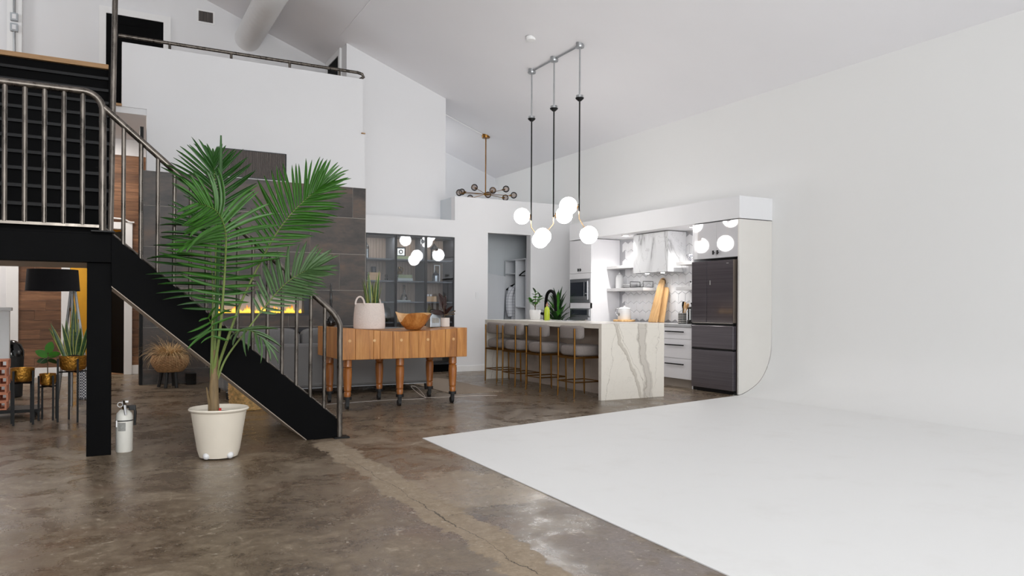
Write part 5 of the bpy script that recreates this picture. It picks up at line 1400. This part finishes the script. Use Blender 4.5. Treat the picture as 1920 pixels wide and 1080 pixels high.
plant_stand('tallest black metal plant stand holding the snake plant beside the column', -.205, 8.47, .122, .49, .15, .3)
t = thing('gold_bowl_planter', 'hammered gold bowl planter at far left, without a visible plant', 'planter', (-.62, 8.45, .40))
brass_pot(MB(), -.62, 8.45, .40, .098, .135).build('bowl', 'hammered', t, smooth=True)
t = thing('fig_seedling', 'little round-leaved fig seedling in a small hammered gold pot', 'plant', (-.428, 8.68, .335))
brass_pot(MB(), -.428, 8.68, .335, .072, .12).build('pot', 'hammered', t, smooth=True)
MB().lathe([(.06, .105), (.02, .115), (.001, .118)], 20, -.428, 8.68, .335).build('soil', 'soil', t)
MB().tube([(-.428, 8.68, .44), (-.43, 8.68, .55), (-.425, 8.68, .66)], .005, 7).build('stem', 'twig', t, smooth=True)
for (dv, L, wd, z, mt) in (((.25, .1, 1), .12, .085, .65, 'leafgreen'), ((-.9, -.1, .55), .12, .075, .62, 'leafgreen'), ((.9, -.2, .35), .11, .07, .62, 'leafgreen'), ((-.8, -.4, .0), .1, .06, .58, 'leafdark'), ((.6, -.5, -.05), .11, .065, .58, 'leafdark'), ((-.3, .8, .4), .1, .06, .6, 'leafdark')):
    MB().blade((-.427, 8.68, z), dv, (dv[2] + .1, .55, -dv[0]), L, wd, 1.2, 6, .08, prof=lambda q: math.sin(PI * min(.98, .06 + .92 * q)) ** .6).build('leaf', mt, t, smooth=True)
t = thing('potted_snake_plant', 'tall variegated snake plant in a hammered gold pot beside the black column', 'plant', (-.205, 8.47, .49))
brass_pot(MB(), -.205, 8.47, .49, .12, .148).build('pot', 'hammered', t, smooth=True)
MB().lathe([(.105, .13), (.05, .15), (.001, .155)], 24, -.205, 8.47, .49).build('soil', 'soil', t)
rnd = random.Random(3)
for (dx, lean, L, wd) in ((-.06, -.36, .36, .05), (-.05, -.5, .33, .04), (-.02, -.2, .34, .052), (.0, .02, .55, .055), (.03, .0, .46, .06), (.045, .1, .30, .06), (.07, .22, .36, .045), (.0, -.08, .30, .06), (-.035, -.05, .38, .055), (.08, .35, .42, .035)):
    MB().blade((-.215 + dx, 8.47 + rnd.uniform(-.05, .05), .62), (lean, rnd.uniform(-.15, .15), 1), (1, rnd.uniform(-.6, .6), -lean), L, wd, 0, 7, .16, 0, 1, prof=lambda q: max(.05, 1 - q ** 3.5) * (.7 + .3 * math.sin(PI * q)), twist=rnd.uniform(-.5, .5)).build('leaf', ['snake', 'snakeedge'], t, smooth=True)
MB().blade((-.30, 8.44, .63), (-.8, -.2, .25), (.3, -1, 0), .28, .03, 7, 8, .1, prof=lambda q: 1 - q * .6).build('wilted_leaf', 'twig', t, smooth=True)

lm = thing('floor_lamp', 'grey tripod lamp with wide black drum shade under the landing', 'lamp', (-.30, 9.75, 0))
o = MB().lathe([(.262, 0), (.245, .235)], 40, -.435, 9.72, 1.285, cap0=False, cap1=True)
o.build('shade', 'shade', lm, smooth=True)
for pts in ([(-.25, 9.75, 1.42), (-.255, 9.80, 0)], [(-.24, 9.74, 1.42), (-.12, 9.68, .5), (-.055, 9.64, 0)], [(-.25, 9.75, 1.42), (-.40, 9.95, 0)]):
    MB().tube(pts, .016, 10).build('leg', 'conduit', lm, smooth=True)
MB().cyl((-.25, 9.75, 1.40), (-.435, 9.72, 1.42), .012, n=10).build('arm', 'brass', lm, smooth=True)
for (x, y, z) in ((-.252, 9.77, 1.08), (-.19, 9.715, .95)):
    MB().lathe([(.022, -.02), (.022, .02)], 14, x, y, z).build('clamp', 'brass', lm, smooth=True)
bn = thing('waste_bin', 'black swing-lid waste bin beside the white half wall', 'bin', (-.90, 11.0, 0))
MB().lathe([(.10, 0), (.12, .01), (.135, .50)], 28, -.925, 11.0, 0).build('body', 'rubber', bn, smooth=True)
MB().lathe([(.138, .50), (.138, .56), (.11, .64), (.05, .69), (.001, .70)], 28, -.925, 11.0, 0).build('lid', 'blackgloss', bn, smooth=True)
tag(MB().lathe([(.07, 0), (.09, .02), (.09, .48), (.06, .52)], 24, -.13, 10.4, 0).build('umbrella_canister', 'bowlpattern', smooth=True), 'blue and white canister half hidden behind the black column', 'canister')
tr = thing('low_trolley', 'low black metal trolley carrying terracotta bricks', 'trolley', (-1.0, 9.0, 0))
MB().box(-1.45, -.50, 8.85, 9.25, .06, .09).build('deck', 'blackmet', tr)
MB().tube([(-.86, 8.86, .09), (-.95, 8.86, .34)], .01, 8).build('brace', 'blackmet', tr, smooth=True)
for (x, y) in ((-1.4, 8.9), (-.55, 8.9), (-1.4, 9.2), (-.55, 9.2)):
    MB().cyl((x, y, 0), (x, y, .06), .012, n=10).build('foot', 'rubber', tr, smooth=True)
def brick_mesh():
    m_ = MB(); W, D, Hh = .10, .13, .082
    m_.box(-W, W, -D, D, 0, .014).box(-W, W, -D, D, Hh - .014, Hh)
    for x in (-W, -.035, .02, W - .015):
        m_.box(x, x + .015, -D, D, .014, Hh - .014)
    return mesh_of(m_, 'hollow_brick', 'terracotta')
bmz = brick_mesh()
lv = ['bottom', 'second', 'third', 'fourth', 'fifth', 'top']
for r in range(6):
    for k in range(2):
        o = bpy.data.objects.new('hollow_brick', bmz); col.objects.link(o)
        o.location = (-.885 - k * .203 + (.012 if r % 2 else 0), 9.03, .0902 + r * .0822)
        tag(o, '%s-row hollow terracotta brick in the %s column of the stack at far left' % (lv[r], ['right', 'left'][k]), 'brick', 'terracotta bricks stacked on the trolley')

# fire extinguisher by the column
fe = thing('fire_extinguisher', 'white fire extinguisher standing beside the black column', 'extinguisher', (.184, 6.52, 0))
ex, ey = .184, 6.53
MB().lathe([(.056, 0), (.06, .008), (.06, .27), (.054, .295), (.035, .315), (.022, .325)], 32, ex, ey, 0).build('cylinder', 'extw', fe, smooth=True)
MB().lathe([(.0612, .238), (.0612, .246)], 32, ex, ey, 0, cap0=False, cap1=False).build('strap', 'blackmet', fe, smooth=True)
MB().box(ex - .058, ex - .05, ey - .07, ey - .04, .20, .25).build('strap_buckle', 'steel', fe)
MB().lathe([(.016, .32), (.018, .345), (.014, .37)], 16, ex, ey, 0).build('valve', 'agedbrass', fe, smooth=True)
MB().tube([(ex - .005, ey - .01, .385), (ex, ey - .06, .36), (ex + .008, ey - .072, .29)], [.012, .012, .009], 8).build('lever', 'chrome', fe, smooth=True)
MB().box(ex - .02, ex + .03, ey - .012, ey + .012, .375, .392).build('handle', 'chrome', fe, bevel=.003)
MB().tube([(ex - .03 + .018 * math.cos(2 * PI * i / 16), ey - .02, .365 + .018 * math.sin(2 * PI * i / 16)) for i in range(17)], .003, 6).build('pull_ring', 'trim', fe, smooth=True)
MB().tube([(ex + .015, ey, .345), (ex + .07, ey - .01, .345), (ex + .075, ey - .01, .30), (ex + .072, ey - .01, .20)], [.010, .012, .011, .009], 10).build('hose', 'rubber', fe, smooth=True)
MB().box(ex + .03, ex + .08, ey - .02, ey + .02, .318, .355).build('hose_clip', 'rubber', fe, bevel=.004)
lb_ = MB(); n = 10
rg0 = [(ex + .0608 * math.cos(-2.35 + .9 * i / n), ey + .0608 * math.sin(-2.35 + .9 * i / n), .165) for i in range(n + 1)]
rg1 = [(x, y, .23) for x, y, z in rg0]
lb_.rings([rg0, rg1], False, False, False).build('instruction_print', 'label', fe)

# ================================================================== THE BIG PALM
pm = thing('palm_plant', 'large majesty palm in a cream plastic pot in front of the stair', 'plant', (.795, 5.96, 0))
px_, py_ = .795, 5.96
pt = MB().lathe([(.13, .018), (.135, .012), (.15, .06), (.195, .345), (.207, .352), (.213, .362), (.207, .372), (.198, .365), (.19, .34)], 48, px_, py_, 0, cap1=False).build('pot', 'potwhite', pm, smooth=True)
MB().lathe([(.001, .33), (.187, .325)], 32, px_, py_, 0, cap0=False, cap1=False).build('soil', 'soil', pm)
for a in (-2.35, -1.1, .5, 2.0):
    x, y = px_ + .137 * math.cos(a), py_ + .137 * math.sin(a)
    MB().sphere(x, y, .032, .026, 16, 10).build('foot', 'ceramic', pt, smooth=True)
tk = MB()
tk.tube([(.76, 5.96, .32), (.757, 5.96, .45), (.762, 5.96, .62), (.77, 5.96, .8)], [.042, .036, .028, .02], 14)
tk.build('trunk', 'palmtrunk', pm, smooth=True)
MB().blade((.725, 5.94, .33), (-.12, 0, 1), (.4, -1, 0), .2, .05, 0, 5, .3, prof=lambda q: 1 - .7 * q).build('old_sheath', 'palmtrunk', pm, smooth=True)
MB().box(.79, .808, 5.925, 5.93, .335, .37).build('plant_tag', 'red', pm)
def leaflet_mesh(curve, name, mt):
    m_ = MB(); n = 8
    rows_ = []
    for i in range(n + 1):
        t_ = i / n
        wd = .5 * max(.04, (math.sin(PI * min(1, .10 + .9 * t_)) ** .55))
        z = -curve * t_ * t_
        rows_.append([(t_, -wd, z + .10 * wd), (t_, 0, z - .02), (t_, wd, z + .10 * wd)])
    vs = [p for r in rows_ for p in r]
    m_.add(vs, [(i * 3 + j, i * 3 + j + 1, (i + 1) * 3 + j + 1, (i + 1) * 3 + j) for i in range(n) for j in range(2)])
    return mesh_of(m_, name, mt, True)
LM = {k: [leaflet_mesh(cv, 'leaflet', k) for cv in (.06, .16, .3)] for k in ('palmleaf', 'palmleaf2', 'palmleaf3')}
rnd = random.Random(2)
def frond(pts, r0, start, n, lmax, wl, wr, up, mt, sweep=.75, width=.026, tipfrac=.45, droop=0, sweep2=None, tipsweep=.9):
    sp_ = catmull(pts, 8)
    N = len(sp_)
    fo = MB().tube(sp_, [r0 * (1 - .82 * i / (N - 1)) for i in range(N)], 8).build('frond', 'palmstem', pm, smooth=True)
    off = Vector(pm.location)
    for i in range(n):
        u = start + (1 - start) * (i / (n - 1)) ** .95
        f_ = u * (N - 1); k = min(N - 2, int(f_)); p = sp_[k].lerp(sp_[k + 1], f_ - k)
        tg = (sp_[min(N - 1, k + 2)] - sp_[max(0, k - 1)]).normalized()
        upv = Vector(up); sdv = tg.cross(upv).normalized(); nv = sdv.cross(tg).normalized()
        v = (u - start) / (1 - start)
        L0 = lmax * (min(1, .45 + 2.2 * v) if v < .25 else 1 - (1 - tipfrac) * ((v - .25) / .75) ** 1.3)
        for s_, wgt in ((-1, wl), (1, wr)):
            if wgt <= 0: continue
            sw = (sweep if s_ < 0 or sweep2 is None else sweep2) + tipsweep * v * v + rnd.uniform(-.07, .07)
            d_ = (sdv * s_ * math.cos(sw) * 1.0 + tg * math.sin(sw) + nv * rnd.uniform(.0, .25)).normalized()
            d_ = (d_ + Vector((0, 0, -droop))).normalized()
            L = L0 * wgt * rnd.uniform(.9, 1.06)
            xa = d_; za = (nv - xa * nv.dot(xa)).normalized()
            if abs(za.z) > .3 and za.z < 0: za = -za
            ya = za.cross(xa)
            rm = Matrix((xa, ya, za)).transposed()
            rm = rm @ Matrix.Rotation(rnd.uniform(-.35, .35), 3, 'X')
            o = bpy.data.objects.new('leaflet', rnd.choice(LM[mt])); col.objects.link(o); o.parent = fo
            wd = width * rnd.uniform(.85, 1.15)
            o.matrix_local = Matrix.Translation(p - off) @ rm.to_4x4() @ Matrix.Diagonal((L, wd, L, 1))
A = [(.756, 5.96, .6), (.772, 5.99, 1.023), (.78, 6.04, 1.505), (.78, 6.08, 1.90), (.776, 6.12, 2.13), (.773, 6.16, 2.235)]
frond(A, .012, .48, 22, .42, 1.0, .95, (0, -1, .15), 'palmleaf', .55, .022, .36)
MB().tube([(.77, 5.95, .9), (.775, 5.93, 1.182), (.787, 5.90, 1.822), (.79, 5.885, 2.20), (.79, 5.88, 2.385)], [.008, .013, .014, .011, .006], 8).build('spear_leaf', 'palmleaf', pm, smooth=True)
B = [(.763, 5.96, .6), (.848, 5.96, .863), (.956, 5.93, 1.184), (1.139, 5.88, 1.59), (1.265, 5.84, 1.80), (1.40, 5.80, 1.955), (1.515, 5.76, 2.055)]
frond(B, .012, .47, 27, .40, 1.0, .9, (-.2, -1, .25), 'palmleaf2', .42, .022, .6, 0, .5, 1.05)
Cc = [(.748, 5.96, .6), (.783, 5.9, .867), (.803, 5.84, 1.182), (.809, 5.76, 1.49), (.791, 5.66, 1.673), (.714, 5.54, 1.788), (.60, 5.46, 1.82)]
frond(Cc, .012, .32, 27, .44, 1.05, .95, (.1, -1, .25), 'palmleaf2', .12, .022, .5)
D = [(.774, 5.96, .55), (.848, 5.96, .743), (1.014, 5.93, .983), (1.141, 5.88, 1.165), (1.25, 5.83, 1.30), (1.36, 5.77, 1.385), (1.435, 5.73, 1.415)]
frond(D, .009, .42, 22, .29, 1.0, .95, (-.1, -1, .3), 'palmleaf3', .5, .022, .7)
E_ = [(.741, 5.96, .6), (.747, 5.97, .9), (.757, 6.02, 1.15), (.76, 6.1, 1.4), (.745, 6.19, 1.65), (.70, 6.26, 1.80)]
frond(E_, .010, .36, 20, .42, 1.05, .75, (.1, -1, .2), 'palmleaf', .05, .02, .6, .12)
G_ = [(.771, 5.96, .55), (.815, 5.9, .8), (.88, 5.8, .93), (.97, 5.7, .95), (1.05, 5.62, .88)]
frond(G_, .006, .5, 7, .26, 1, 1, (0, -.4, 1), 'palmleaf3', .4, .018, .7, .35)
H_ = [(.75, 5.96, .55), (.742, 5.9, .8), (.735, 5.84, .95), (.70, 5.78, 1.04)]
frond(H_, .006, .55, 5, .24, 1, 1, (0, -1, .5), 'palmleaf2', .3, .018, .7, .5)
